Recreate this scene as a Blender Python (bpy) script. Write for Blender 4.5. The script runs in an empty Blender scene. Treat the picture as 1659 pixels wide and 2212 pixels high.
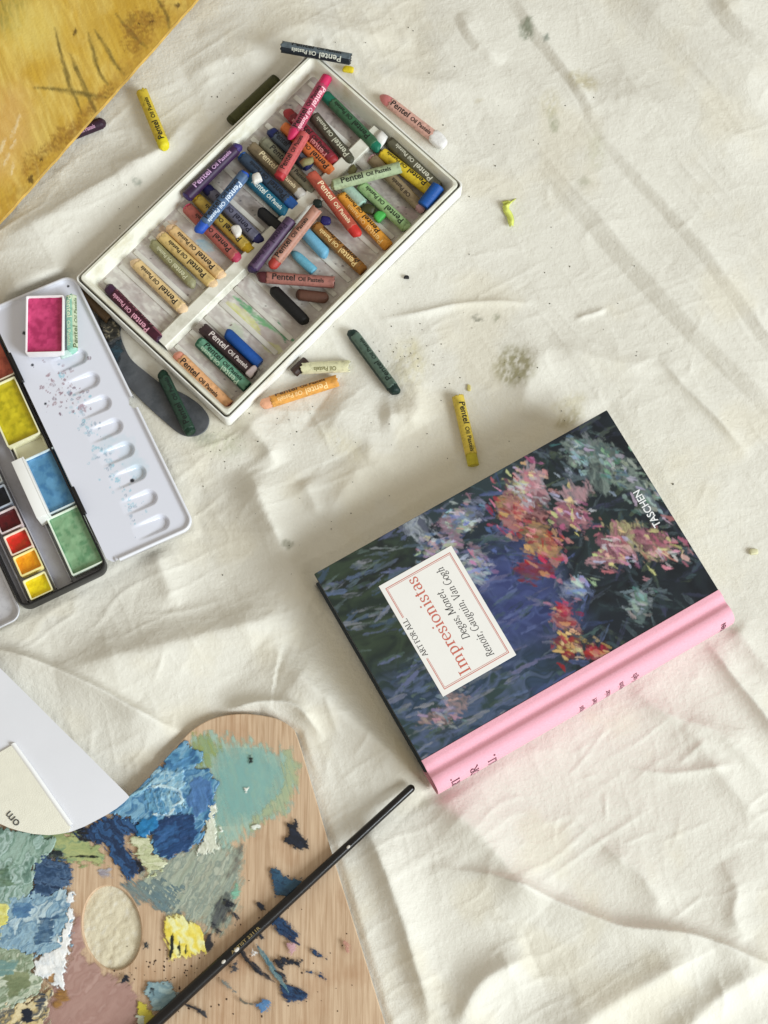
import bpy, bmesh, math, random
import numpy as np
from mathutils import Vector, Matrix

# ---------------------------------------------------------------- camera, light
scene = bpy.context.scene
C = scene.collection
TILT = math.radians(13.0)
DIST = 1.19
FPX = 4471.0            # focal length in units of a 1659 x 2212 picture
cam = bpy.data.cameras.new('camera')
cam.sensor_fit = 'VERTICAL'
cam.sensor_height = 24.0
cam.lens = FPX / 2212.0 * 24.0
cam.clip_start = 0.01
cam.clip_end = 50.0
camo = bpy.data.objects.new('camera', cam)
C.objects.link(camo)
CAM = Vector((0, -DIST * math.sin(TILT), DIST * math.cos(TILT)))
camo.location = CAM
camo.rotation_euler = (TILT, 0, 0)
scene.camera = camo

world = bpy.data.worlds.new('World')
scene.world = world
world.use_nodes = True
bg = world.node_tree.nodes['Background']
bg.inputs[0].default_value = (1.0, 0.92, 0.765, 1)
bg.inputs[1].default_value = 0.49

def area(name, loc, size, energy, col):
    l = bpy.data.lights.new(name, 'AREA')
    l.shape = 'RECTANGLE'
    l.size, l.size_y = size
    l.energy = energy
    l.color = col
    o = bpy.data.objects.new(name, l)
    C.objects.link(o)
    o.location = loc
    o.rotation_euler = (Vector((0, 0, 0)) - Vector(loc)).to_track_quat('-Z', 'Y').to_euler()
    return o
# a tall window to the lower right of the picture
area('window_light', (3.36, -1.84, 2.3), (2.3, 2.0), 238.0, (0.87, 0.95, 1.0))

vs = scene.view_settings
vs.view_transform = 'Standard'
vs.look = 'None'
vs.gamma = 1.0
vs.exposure = 0.0
vs.use_curve_mapping = False
scene.render.engine = 'CYCLES'
scene.render.resolution_x, scene.render.resolution_y = 768, 1024

rng = random.Random(7)
nrng = np.random.default_rng(11)

# ---------------------------------------------------------------- helpers
cT, sT = math.cos(TILT), math.sin(TILT)
def P(u, v, z=0.0):
    """point of the place that stands at height z behind picture point (u, v)"""
    xn = (u - 829.5) / FPX
    yn = -(v - 1106.0) / FPX
    dx, dy, dz = xn, yn * cT + sT, yn * sT - cT
    t = (z - CAM.z) / dz
    return Vector((CAM.x + dx * t, CAM.y + dy * t, z))
def Pn(u, v, z):
    xn = (u - 829.5) / FPX
    yn = -(v - 1106.0) / FPX
    dy, dz = yn * cT + sT, yn * sT - cT
    t = (z - CAM.z) / dz
    return CAM.x + xn * t, CAM.y + dy * t
def UV(x, y, z=0.0):
    rx, ry, rz = x - CAM.x, y - CAM.y, z - CAM.z
    f = ry * sT - rz * cT
    up = ry * cT + rz * sT
    return 829.5 + FPX * rx / f, 1106.0 - FPX * up / f

def lin1(c):
    c = c / 255.0
    return c / 12.92 if c <= 0.04045 else ((c + 0.055) / 1.055) ** 2.4
def S(c):
    return tuple(lin1(x) for x in c)
def S4(c):
    return S(c) + (1.0,)

def hsh(ix, iy, seed):
    h = (ix * 374761393 + iy * 668265263 + seed * 974634531) & 0xFFFFFFFF
    h = ((h ^ (h >> 13)) * 1274126177) & 0xFFFFFFFF
    h = h ^ (h >> 16)
    return (h & 0xFFFF) / 65535.0
def vnoise(x, y, seed=0):
    x = np.asarray(x, float); y = np.asarray(y, float)
    xi = np.floor(x).astype(np.int64); yi = np.floor(y).astype(np.int64)
    fx = x - xi; fy = y - yi
    fx = fx * fx * (3 - 2 * fx); fy = fy * fy * (3 - 2 * fy)
    a = hsh(xi, yi, seed); b = hsh(xi + 1, yi, seed)
    c = hsh(xi, yi + 1, seed); d = hsh(xi + 1, yi + 1, seed)
    return (a * (1 - fx) + b * fx) * (1 - fy) + (c * (1 - fx) + d * fx) * fy
def fbm(x, y, seed=0, oct=4):
    s = 0; amp = 0.5; tot = 0
    for i in range(oct):
        s = s + amp * vnoise(x, y, seed + i * 17); tot += amp
        x = x * 2.03 + 5.1; y = y * 2.03 + 1.7; amp *= 0.5
    return s / tot
def sstep(a, b, x):
    t = np.clip((x - a) / (b - a), 0, 1)
    return t * t * (3 - 2 * t)

def segdist(u, v, pts):
    """distance to a polyline, running parameter 0..1, signed side"""
    best = np.full(u.shape, 1e9); par = np.zeros(u.shape); side = np.zeros(u.shape)
    L = [math.dist(pts[i], pts[i + 1]) for i in range(len(pts) - 1)]
    tot = sum(L); acc = 0
    for i in range(len(pts) - 1):
        ax, ay = pts[i]; bx, by = pts[i + 1]
        dx, dy = bx - ax, by - ay
        l2 = dx * dx + dy * dy + 1e-9
        t = np.clip(((u - ax) * dx + (v - ay) * dy) / l2, 0, 1)
        ex = u - ax - t * dx; ey = v - ay - t * dy
        d = np.hypot(ex, ey)
        m = d < best
        best = np.where(m, d, best)
        par = np.where(m, (acc + t * L[i]) / tot, par)
        side = np.where(m, np.sign(dx * ey - dy * ex), side)
        acc += L[i]
    return best, par, side
def polysd(u, v, pts):
    d, _, _ = segdist(u, v, list(pts) + [pts[0]])
    ins = np.zeros(u.shape, bool)
    n = len(pts)
    for i in range(n):
        x0, y0 = pts[i]; x1, y1 = pts[(i + 1) % n]
        c = ((y0 > v) != (y1 > v)) & (u < (x1 - x0) * (v - y0) / (y1 - y0 + 1e-12) + x0)
        ins ^= c
    return np.where(ins, -d, d)

# ---- materials
MATS = {}
def newmat(name):
    m = bpy.data.materials.new(name); m.use_nodes = True
    nt = m.node_tree
    return m, nt, nt.nodes['Principled BSDF']
def mat(col, rough=0.6, var=0.10, scale=250.0, bump=0.15, key='', spec=0.4, coat=0.0, bscale=None, dirt=None, dscale=60.0, damount=0.5, sheen=0.0, metal=0.0):
    k = (tuple(col), rough, var, scale, bump, key, spec, coat, dirt, dscale, damount)
    if k in MATS: return MATS[k]
    m, nt, b = newmat('mat_%d' % len(MATS))
    N = nt.nodes; Lk = nt.links
    tc = N.new('ShaderNodeTexCoord')
    nz = N.new('ShaderNodeTexNoise'); nz.inputs['Scale'].default_value = scale; nz.inputs['Detail'].default_value = 5
    Lk.new(tc.outputs['Object'], nz.inputs['Vector'])
    rp = N.new('ShaderNodeMapRange')
    rp.inputs['From Min'].default_value = 0.3; rp.inputs['From Max'].default_value = 0.7
    rp.inputs['To Min'].default_value = 1 - var; rp.inputs['To Max'].default_value = 1 + var
    Lk.new(nz.outputs['Fac'], rp.inputs['Value'])
    mx = N.new('ShaderNodeMix'); mx.data_type = 'RGBA'; mx.blend_type = 'MULTIPLY'
    mx.inputs[0].default_value = 1.0
    mx.inputs[6].default_value = S4(col)
    Lk.new(rp.outputs[0], mx.inputs[7])
    outc = mx.outputs[2]
    if dirt:
        n2 = N.new('ShaderNodeTexNoise'); n2.inputs['Scale'].default_value = dscale; n2.inputs['Detail'].default_value = 6
        n2.inputs['Roughness'].default_value = 0.65
        Lk.new(tc.outputs['Object'], n2.inputs['Vector'])
        r2 = N.new('ShaderNodeMapRange'); r2.inputs['From Min'].default_value = 0.48; r2.inputs['From Max'].default_value = 0.72
        r2.inputs['To Max'].default_value = damount
        Lk.new(n2.outputs['Fac'], r2.inputs['Value'])
        m2 = N.new('ShaderNodeMix'); m2.data_type = 'RGBA'
        Lk.new(r2.outputs[0], m2.inputs[0]); Lk.new(outc, m2.inputs[6]); m2.inputs[7].default_value = S4(dirt)
        outc = m2.outputs[2]
    Lk.new(outc, b.inputs['Base Color'])
    b.inputs['Roughness'].default_value = rough
    b.inputs['Specular IOR Level'].default_value = spec
    b.inputs['Coat Weight'].default_value = coat
    b.inputs['Metallic'].default_value = metal
    if sheen: b.inputs['Sheen Weight'].default_value = sheen
    if bump:
        bp = N.new('ShaderNodeBump'); bp.inputs['Strength'].default_value = bump; bp.inputs['Distance'].default_value = 0.0006
        n3 = N.new('ShaderNodeTexNoise'); n3.inputs['Scale'].default_value = bscale or scale * 3; n3.inputs['Detail'].default_value = 4
        Lk.new(tc.outputs['Object'], n3.inputs['Vector'])
        Lk.new(n3.outputs['Fac'], bp.inputs['Height']); Lk.new(bp.outputs[0], b.inputs['Normal'])
    MATS[k] = m
    return m
def attr_mat(name, rough=0.5, alpha=False, bump=0.2, bscale=900.0, spec=0.4, coat=0.0):
    m, nt, b = newmat(name)
    N = nt.nodes; Lk = nt.links
    a = N.new('ShaderNodeAttribute'); a.attribute_name = 'Col'
    Lk.new(a.outputs['Color'], b.inputs['Base Color'])
    if alpha: Lk.new(a.outputs['Alpha'], b.inputs['Alpha'])
    b.inputs['Roughness'].default_value = rough
    b.inputs['Specular IOR Level'].default_value = spec
    b.inputs['Coat Weight'].default_value = coat
    if bump:
        tc = N.new('ShaderNodeTexCoord')
        n3 = N.new('ShaderNodeTexNoise'); n3.inputs['Scale'].default_value = bscale; n3.inputs['Detail'].default_value = 4
        bp = N.new('ShaderNodeBump'); bp.inputs['Strength'].default_value = bump; bp.inputs['Distance'].default_value = 0.0005
        Lk.new(tc.outputs['Object'], n3.inputs['Vector'])
        Lk.new(n3.outputs['Fac'], bp.inputs['Height']); Lk.new(bp.outputs[0], b.inputs['Normal'])
    return m

# ---- objects
def thing(name, label, cat, loc=(0, 0, 0), rot=(0, 0, 0), group=None):
    o = bpy.data.objects.new(name, None); C.objects.link(o)
    o.empty_display_size = 0.01
    o.location = loc; o.rotation_euler = rot
    o['label'] = label; o['category'] = cat
    if group: o['group'] = group
    return o
def tag(o, label, cat, group=None):
    o['label'] = label; o['category'] = cat
    if group: o['group'] = group
    return o
def mesh(name, verts, faces, m=None, parent=None, smooth=True, mats=None, fmat=None):
    me = bpy.data.meshes.new(name)
    me.from_pydata([tuple(v) for v in verts], [], [tuple(f) for f in faces])
    for mm in (mats or ([m] if m else [])): me.materials.append(mm)
    if fmat is not None: me.polygons.foreach_set('material_index', fmat)
    if smooth: me.polygons.foreach_set('use_smooth', [True] * len(me.polygons))
    me.update()
    o = bpy.data.objects.new(name, me); C.objects.link(o)
    if parent: o.parent = parent
    return o
def from_bm(name, bm, m, parent=None, smooth=False, recalc=True):
    if recalc: bmesh.ops.recalc_face_normals(bm, faces=bm.faces)
    me = bpy.data.meshes.new(name); bm.to_mesh(me); bm.free()
    if m: me.materials.append(m)
    if smooth: me.polygons.foreach_set('use_smooth', [True] * len(me.polygons))
    o = bpy.data.objects.new(name, me); C.objects.link(o)
    if parent: o.parent = parent
    return o
def sharp(o, deg=35):
    me = o.data
    me.polygons.foreach_set('use_smooth', [True] * len(me.polygons))
    me.set_sharp_from_angle(angle=math.radians(deg))
    return o
def box(name, x0, x1, y0, y1, z0, z1, m, parent=None, bev=0.0006, seg=2):
    bm = bmesh.new()
    bmesh.ops.create_cube(bm, size=1.0)
    for v in bm.verts:
        v.co = Vector((x0 + (v.co.x + .5) * (x1 - x0), y0 + (v.co.y + .5) * (y1 - y0), z0 + (v.co.z + .5) * (z1 - z0)))
    if bev: bmesh.ops.bevel(bm, geom=list(bm.edges), offset=bev, segments=seg, affect='EDGES', profile=0.6)
    return sharp(from_bm(name, bm, m, parent), 40)
def rrect(x0, x1, y0, y1, r, n=6):
    out = []
    for cx, cy, a0 in ((x1 - r, y1 - r, 0), (x0 + r, y1 - r, 90), (x0 + r, y0 + r, 180), (x1 - r, y0 + r, 270)):
        for i in range(n + 1):
            a = math.radians(a0 + 90.0 * i / n)
            out.append((cx + r * math.cos(a), cy + r * math.sin(a)))
    return out
def loft(name, rings, m, parent=None, cap0=False, cap1=False, ang=40):
    """rings: equal length lists of 3d points"""
    n = len(rings[0]); V = [p for r in rings for p in r]; F = []
    for k in range(len(rings) - 1):
        for i in range(n):
            j = (i + 1) % n
            F.append((k * n + i, k * n + j, (k + 1) * n + j, (k + 1) * n + i))
    if cap0: F.append(tuple(range(n))[::-1])
    if cap1: F.append(tuple((len(rings) - 1) * n + i for i in range(n)))
    return sharp(mesh(name, V, F, m, parent), ang)
def ring(pts, z): return [(x, y, z) for x, y in pts]
def grid_attr(name, X, Y, Z, col, m, parent=None, alpha=None, keep=None):
    ny, nx = X.shape
    idx = np.arange(nx * ny).reshape(ny, nx)
    q = np.stack([idx[:-1, :-1], idx[:-1, 1:], idx[1:, 1:], idx[1:, :-1]], -1).reshape(-1, 4)
    V = np.stack([X.ravel(), Y.ravel(), Z.ravel()], -1)
    col = col.reshape(-1, 3)
    al = np.ones(len(V)) if alpha is None else alpha.ravel()
    if keep is not None:
        k = keep.ravel()
        q = q[k[q].any(1)]
        used = np.zeros(len(V), bool); used[q.ravel()] = True
        remap = np.cumsum(used) - 1
        V = V[used]; col = col[used]; al = al[used]; q = remap[q]
    # keep normals up
    if len(q):
        a, b, c = V[q[0, 0]], V[q[0, 1]], V[q[0, 2]]
        if np.cross(b - a, c - a)[2] < 0: q = q[:, ::-1]
    me = bpy.data.meshes.new(name)
    me.vertices.add(len(V)); me.vertices.foreach_set('co', V.astype(np.float32).ravel())
    me.loops.add(len(q) * 4); me.polygons.add(len(q))
    me.loops.foreach_set('vertex_index', q.astype(np.int32).ravel())
    me.polygons.foreach_set('loop_start', (np.arange(len(q)) * 4).astype(np.int32))
    me.polygons.foreach_set('use_smooth', np.ones(len(q), bool))
    me.update(calc_edges=True); me.validate()
    at = me.color_attributes.new('Col', 'FLOAT_COLOR', 'POINT')
    at.data.foreach_set('color', np.concatenate([col, al[:, None]], 1).astype(np.float32).ravel())
    me.materials.append(m)
    o = bpy.data.objects.new(name, me); C.objects.link(o)
    if parent: o.parent = parent
    return o

def dull(c, k=.12, d=.95):
    g = .3 * c[0] + .59 * c[1] + .11 * c[2]
    return tuple(int(min(255, (q * (1 - k) + g * k) * d)) for q in c)
LIN = lambda c: np.array(S(c))
class Canvas:
    """colour and relief of brush strokes laid over a grid"""
    def __init__(s, u, v, base):
        s.u, s.v = u, v
        s.col = np.ones(u.shape + (3,)) * LIN(base); s.h = np.zeros(u.shape); s.a = np.zeros(u.shape)
        s.seed = 1
    def lay(s, sd, cols, soft, edge, escale, ang, stretch, fine, alpha, height, dry):
        s.seed += 7
        u, v = s.u, s.v
        ca, sa = math.cos(math.radians(ang)), math.sin(math.radians(ang))
        al = (u * ca + v * sa) / (fine * stretch); ac = (-u * sa + v * ca) / fine
        n = fbm(al, ac, s.seed, 4)
        e = fbm(u / escale, v / escale, s.seed + 3, 4) - .5
        e2 = fbm(u / (escale * .3), v / (escale * .3), s.seed + 4, 3) - .5
        m = sstep(soft, -soft, sd + 3.2 * edge * e + .9 * edge * e2 + edge * 2.6 * (n - .5))
        if dry: m = m * (1 - dry * sstep(0.45, 0.62, n))
        m = m * alpha
        wx = 1.7 * (fbm(u / (fine * 4), v / (fine * 4), s.seed + 12, 2) - .5); wy = 1.7 * (fbm(u / (fine * 4) + 40, v / (fine * 4), s.seed + 13, 2) - .5)
        t = np.clip((fbm(al * .5 + 3 + wx, ac * .35 + wy, s.seed + 9, 4) - .30) / .40, 0, .999) * (len(cols) - 1)
        i = np.floor(t).astype(int); f = (t - i)[..., None]
        pal = np.array([S(c) for c in cols] + [S(cols[-1])])
        c = pal[i] * (1 - f) + pal[i + 1] * f
        c = c * (1 + 0.15 * (n - .5))[..., None]
        s.col = s.col * (1 - m[..., None]) + c * m[..., None]
        iso = fbm(u / (fine * 3.6), v / (fine * 2.4), s.seed + 5, 3)
        s.h = s.h * (1 - m) + m * height * (0.2 + .4 * n + .75 * iso + .5 * fbm(u / (fine * 6), v / (fine * 6), s.seed + 6, 2))
        s.a = np.maximum(s.a, m)
    def poly(s, pts, cols, soft=2., edge=5., escale=14., ang=0., stretch=6., fine=4., alpha=1., height=0., dry=0.):
        s.lay(polysd(s.u, s.v, pts), cols, soft, edge, escale, ang, stretch, fine, alpha, height, dry)
    def line(s, pts, w, cols, soft=1.5, edge=2., escale=8., stretch=8., fine=2.5, alpha=1., height=0., dry=0., taper=True):
        d, t, _ = segdist(s.u, s.v, pts)
        ww = w * (np.sqrt(np.clip(np.sin(np.pi * np.clip(t, .02, .98)), 0, 1)) if taper else 1.0)
        ang = math.degrees(math.atan2(pts[-1][1] - pts[0][1], pts[-1][0] - pts[0][0]))
        s.lay(d - ww, cols, soft, edge, escale, ang, stretch, fine, alpha, height, dry)

# ---------------------------------------------------------------- the cloth
BOX_Q = [(677, 101), (1000, 403), (486.6, 909), (163.5, 600.7)]
BOOK_Q = [(681, 1239), (1312, 883), (1590, 1340), (945, 1712)]
LID_Q = [(-40, 690), (158.8, 596.6), (418, 1146), (236, 1222)]
TIN_Q = [(-140, 740), (0, 690), (240, 1222), (70, 1315), (-60, 1370), (-200, 1000)]
PAL_Q = [(640, 1590), (560, 1545), (455, 1553), (385, 1605), (270, 1730), (150, 1790), (-250, 1790), (-250, 2400), (890, 2400)]
CAN_Q = [(430, -10), (0, 479), (-600, -60), (-100, -700)]
FOOT = [(BOX_Q, 12), (BOOK_Q, 22), (LID_Q, 14), (TIN_Q, 14), (PAL_Q, 14)]

# folds: polyline, height mm, width on the +side and on the -side (picture units), sharp?
FOLDS = [
 ([(-60, 1392), (60, 1425), (170, 1468), (300, 1540), (410, 1592)], 7.5, 62, 16, 1),
 ([(120, 1450), (300, 1415), (460, 1372), (600, 1345), (660, 1362)], 9.0, 75, 52, 0),
 ([(560, 1400), (660, 1480), (760, 1562), (840, 1630), (925, 1712)], 8.5, 60, 42, 0),
 ([(470, 1548), (560, 1520), (640, 1530), (700, 1600)], 5.5, 26, 20, 1),
 ([(515, 1010), (555, 1085), (605, 1180), (650, 1260), (700, 1330)], 7.0, 42, 40, 0),
 ([(540, 1020), (575, 1100), (615, 1195)], 4.2, 30, 26, 0),
 ([(655, 1035), (672, 1075), (690, 1120)], 3.0, 22, 24, 0),
 ([(520, 905), (570, 960), (600, 1010)], 5.0, 24, 26, 0),
 ([(690, 880), (760, 930), (800, 960), (790, 1030)], 5.5, 46, 60, 0),
 ([(790, 1000), (735, 1075), (700, 1130)], 3.0, 30, 34, 0),
 ([(820, 905), (880, 905), (900, 930)], 4.0, 28, 30, 0),
 ([(330, 1185), (352, 1235), (372, 1290), (380, 1310)], 3.4, 30, 30, 0),
 ([(430, 1010), (440, 1180), (560, 1300)], -4.0, 60, 60, 0),
 ([(1172, 318), (1240, 410), (1310, 486), (1478, 678), (1665, 862), (1760, 960)], 3.3, 31, 80, 2),
 ([(1262, 236), (1300, 286), (1375, 375), (1480, 486), (1665, 730), (1760, 850)], 2.0, 22, 34, 2),
 ([(1105, -20), (1160, 66), (1252, 188), (1290, 262)], 2.8, 18, 30, 2),
 ([(1330, -30), (1450, 62), (1580, 150), (1700, 230)], 4.4, 44, 60, 2),
 ([(1540, -20), (1600, 55), (1700, 140)], 3.6, 26, 36, 2),
 ([(992, 28), (1030, 90), (1088, 138)], 2.2, 18, 30, 2),
 ([(880, 40), (1000, 130), (1180, 210), (1260, 250)], 3.0, 42, 60, 0),
 ([(1260, 190), (1420, 230), (1560, 290), (1700, 320)], 3.4, 60, 40, 0),
 ([(930, 1871), (1060, 1894), (1141, 1920), (1240, 1965), (1328, 1998), (1420, 2010), (1521, 2028), (1670, 2088), (1760, 2120)], 7.0, 66, 20, 1),
 ([(775, 1745), (797, 1800), (845, 1920), (912, 2131), (930, 2230)], 6.5, 24, 40, 0),
 ([(935, 1712), (960, 1740), (1025, 1800), (1111, 1890), (1180, 1960)], 6.5, 46, 40, 0),
 ([(985, 2240), (1010, 2170), (1044, 2119), (1100, 2085), (1150, 2065)], 7.0, 50, 34, 0),
 ([(1170, 2300), (1290, 2190), (1420, 2110), (1530, 2040)], 7.5, 46, 56, 0),
 ([(1420, 2290), (1520, 2180), (1600, 2120), (1680, 2100)], 6.0, 44, 44, 0),
 ([(1560, 1860), (1592, 1915), (1585, 1980), (1620, 2030)], 2.8, 24, 30, 0),
 ([(1515, 1375), (1570, 1445), (1670, 1575), (1740, 1660)], 4.0, 22, 30, 1),
 ([(1560, 1330), (1620, 1400), (1700, 1490)], 3.0, 26, 24, 0),
 ([(1355, 1480), (1440, 1545), (1560, 1590), (1680, 1700)], 3.8, 30, 24, 0),
 ([(1290, 1770), (1200, 1850), (1100, 1900)], .7, 7, 9, 1),
 ([(1480, 1560), (1560, 1680), (1660, 1790)], 2.6, 26, 30, 0),
 ([(1300, 1830), (1390, 1900), (1440, 1990)], 2.6, 26, 30, 0),
 ([(-40, 548), (90, 490), (198, 424), (345, 340), (440, 300)], 6.5, 62, 40, 0),
 ([(0, 640), (90, 600), (160, 575)], 4.0, 30, 40, 0),
 ([(240, 360), (330, 350), (420, 250)], 2.2, 26, 20, 0),
 ([(430, 60), (560, 100), (640, 60), (760, 75), (900, 90)], 3.6, 34, 44, 0),
 ([(400, 170), (500, 130), (590, 150)], 3.0, 28, 34, 0),
 ([(780, 150), (900, 175), (1010, 190), (1120, 240)], 2.6, 34, 34, 0),
 ([(820, 690), (900, 680), (980, 660), (1060, 652), (1160, 655)], 2.2, 9, 13, 1),
 ([(1180, 735), (1270, 770), (1370, 790), (1420, 760)], 2.2, 26, 24, 0),
 ([(1190, 745), (1150, 800), (1120, 900)], 3.0, 40, 46, 0),
 ([(1420, 770), (1470, 830), (1560, 920), (1620, 990)], 2.6, 16, 24, 1),
 ([(1240, 690), (1280, 680), (1310, 668)], 1.5, 6, 10, 1),
 ([(860, 780), (900, 850), (890, 930)], 2.6, 40, 30, 0),
 ([(1306, 1705), (1309, 1775)], 0.8, 5, 7, 1),
 ([(1462, 1655), (1528, 1595)], 0.8, 6, 8, 1),
 ([(1150, 1922), (1296, 1817), (1420, 1738)], 0.7, 6, 8, 1),
 ([(1235, 1760), (1300, 1822), (1360, 1888)], 0.7, 7, 10, 1),
 ([(1340, 1826), (1430, 1790)], 0.6, 6, 8, 1),
 ([(1420, 1822), (1545, 1772)], 0.6, 6, 8, 1),
 ([(1425, 2006), (1480, 1965), (1525, 1930)], 0.8, 7, 9, 1),
 ([(1048, 2066), (1090, 2040), (1136, 2020)], 0.7, 7, 9, 1),
 ([(1215, 1690), (1270, 1630), (1315, 1560)], 0.6, 6, 8, 1),
 ([(980, 1960), (1060, 1990), (1130, 1985)], 0.7, 8, 10, 1),
 ([(1360, 1660), (1450, 1672), (1600, 1650)], 1.4, 14, 20, 1),
 ([(1100, 2140), (1180, 2110), (1230, 2120)], 0.8, 8, 10, 1),
 ([(1540, 2100), (1560, 2160), (1550, 2212)], 1.0, 8, 10, 1),
 ([(250, 250), (300, 290), (310, 350)], 0.8, 8, 10, 1),
 ([(420, 200), (470, 170), (540, 150)], 0.9, 8, 10, 1),
 ([(410, 255), (470, 240), (560, 215)], 0.8, 8, 10, 1),
 ([(650, 850), (690, 920), (720, 990)], 0.8, 6, 8, 1),
 ([(1010, 560), (1060, 545), (1090, 555)], 0.7, 5, 6, 1),
 ([(1030, 640), (1110, 600), (1180, 560)], 0.6, 6, 8, 1),
 ([(300, 1330), (400, 1320), (500, 1290)], 0.9, 8, 10, 1),
 ([(330, 1480), (350, 1440), (360, 1400)], 0.8, 7, 9, 1),
 ([(700, 1500), (720, 1560), (735, 1600)], 1.2, 10, 12, 1),
 ([(760, 1640), (790, 1600), (800, 1570)], 0.8, 7, 9, 1),
]
def wrinkles(u, v, ang, along, across, seed):
    """long thin creases running in one direction"""
    c, d = math.cos(math.radians(ang)), math.sin(math.radians(ang))
    x = (u * c + v * d); y = (-u * d + v * c)
    y = y + 26 * (fbm(x / 150., y / 150., seed + 2, 2) - .5)
    n = .7 * vnoise(x / along, y / across, seed) + .3 * vnoise(x / along * 2.1, y / across * 2.1, seed + 9)
    return np.clip(1 - np.abs(n - .5) * 5.0, 0, 1) ** 2 * vnoise(x / 120., y / 90., seed + 31)
def cloth_height(u, v):
    z = 4.6 * (fbm(u / 260., v / 260., 3, 2) - .5) + .5 * (fbm((u + .7 * v) / 120., (v - .7 * u) / 60., 8, 2) - .5)
    right = sstep(950, 1250, u) * sstep(1500, 1200, v)
    low = sstep(1300, 1600, v); left = (1 - right) * (1 - low)
    z += right * (.7 * wrinkles(u, v, 47, 190, 34, 61) + .35 * wrinkles(u, v, 20, 150, 40, 62) + .35 * wrinkles(u, v, -20, 130, 40, 70))
    z += low * (.7 * wrinkles(u, v, -32, 170, 46, 63) + .55 * wrinkles(u, v, 30, 190, 60, 64) + .35 * wrinkles(u, v, 75, 160, 40, 65))
    z += left * (.7 * wrinkles(u, v, -28, 180, 40, 66) + .5 * wrinkles(u, v, 60, 150, 40, 67) + .35 * wrinkles(u, v, 5, 150, 34, 68))
    for pts, h, wp, wm, shp in FOLDS:
        x0 = min(p[0] for p in pts) - 420; x1 = max(p[0] for p in pts) + 420
        y0 = min(p[1] for p in pts) - 420; y1 = max(p[1] for p in pts) + 420
        m = (u > x0) & (u < x1) & (v > y0) & (v < y1)
        if not m.any(): continue
        uu, vv = u[m], v[m]
        wob = 5 * (fbm(uu / 80., vv / 80., 21, 2) - .5)
        d, t, s = segdist(uu + wob, vv - wob, smooth_open(pts))
        w = np.where(s > 0, wp, wm) * (0.85 + 0.35 * vnoise(t * 3, t * 0 + h, 5))
        k = d / w
        if shp == 2: prof = np.where(s > 0, np.clip(1 - np.sqrt(k * k + .05) + .224, 0, 1) ** .9, np.exp(-1.2 * k - .1 * k * k))
        elif shp: prof = np.exp(-1.5 * (np.sqrt(k * k + 0.012) - 0.11)) * np.exp(-0.15 * k * k)
        else: prof = np.exp(-(k * k + .015) ** .66)
        tap = np.clip(np.sin(np.pi * np.clip(t, 0, 1)) * 1.5, 0.0, 1)
        z[m] += (1.38 if pts[0][1] > 1350 else 1.25) * h * prof * tap * (.6 if h < 1.3 else 1) * (0.85 + 0.3 * vnoise(t * 3.5, t * 0, int(h * 10) % 97))
    return z
def smooth_open(pts, n=5):
    P_ = [np.array(p, float) for p in pts]; P_ = [2 * P_[0] - P_[1]] + P_ + [2 * P_[-1] - P_[-2]]
    out = []
    for i in range(1, len(P_) - 2):
        p0, p1, p2, p3 = P_[i - 1:i + 3]
        for j in range(n):
            t = j / n
            out.append(tuple(.5 * ((2 * p1) + (-p0 + p2) * t + (2 * p0 - 5 * p1 + 4 * p2 - p3) * t * t + (-p0 + 3 * p1 - 3 * p2 + p3) * t ** 3)))
    return out + [tuple(P_[-2])]
def creases(u, v, z):
    r = random.Random(5)
    for i in range(620):
        cx, cy = r.uniform(-60, 1720), r.uniform(-60, 2260)
        if cx > 1000 and cy < 1500 and r.random() < .35: a = r.gauss(48, 14)
        else: a = r.choice((r.gauss(-30, 28), r.gauss(75, 25), r.gauss(20, 30)))
        L = r.uniform(18, 95); a = math.radians(a)
        bx = r.uniform(-9, 9)
        p0 = (cx - math.cos(a) * L / 2, cy - math.sin(a) * L / 2); p1 = (cx + math.cos(a) * L / 2, cy + math.sin(a) * L / 2)
        pm = (cx - math.sin(a) * bx, cy + math.cos(a) * bx)
        m = (u > cx - 80) & (u < cx + 80) & (v > cy - 80) & (v < cy + 80)
        if not m.any(): continue
        d, t, s = segdist(u[m], v[m], [p0, pm, p1])
        h = r.uniform(.12, .5) * r.choice((1, 1, -0.7)); w = r.uniform(3.6, 8)
        z[m] += h * np.exp(-np.abs(d / w) ** 1.15) * np.sin(np.pi * np.clip(t, 0, 1))
    return z
def full_height(u, v):
    z = creases(u, v, cloth_height(u, v))
    for q, soft in FOOT:
        sd = polysd(u, v, q)
        k = sstep(soft * 1.5, -2, sd)
        z = z * (1 - k) - 0.6 * k
    # the cloth swells up into the thumb hole
    d = ((u - 242) / 76.) ** 2 + ((v - 2004) / 105.) ** 2
    z = z + 4.5 * np.clip((1.12 - d) * 3.0, 0, 1) ** .5 + np.where(d < 1.1, 1.1 * (fbm(u / 7., v / 7., 44, 3) - .5) + 1.2 * (fbm(u / 30., v / 30., 45, 2) - .5), 0)
    # hollow just beside the tin and the sheet
    return z * 0.001

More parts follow.
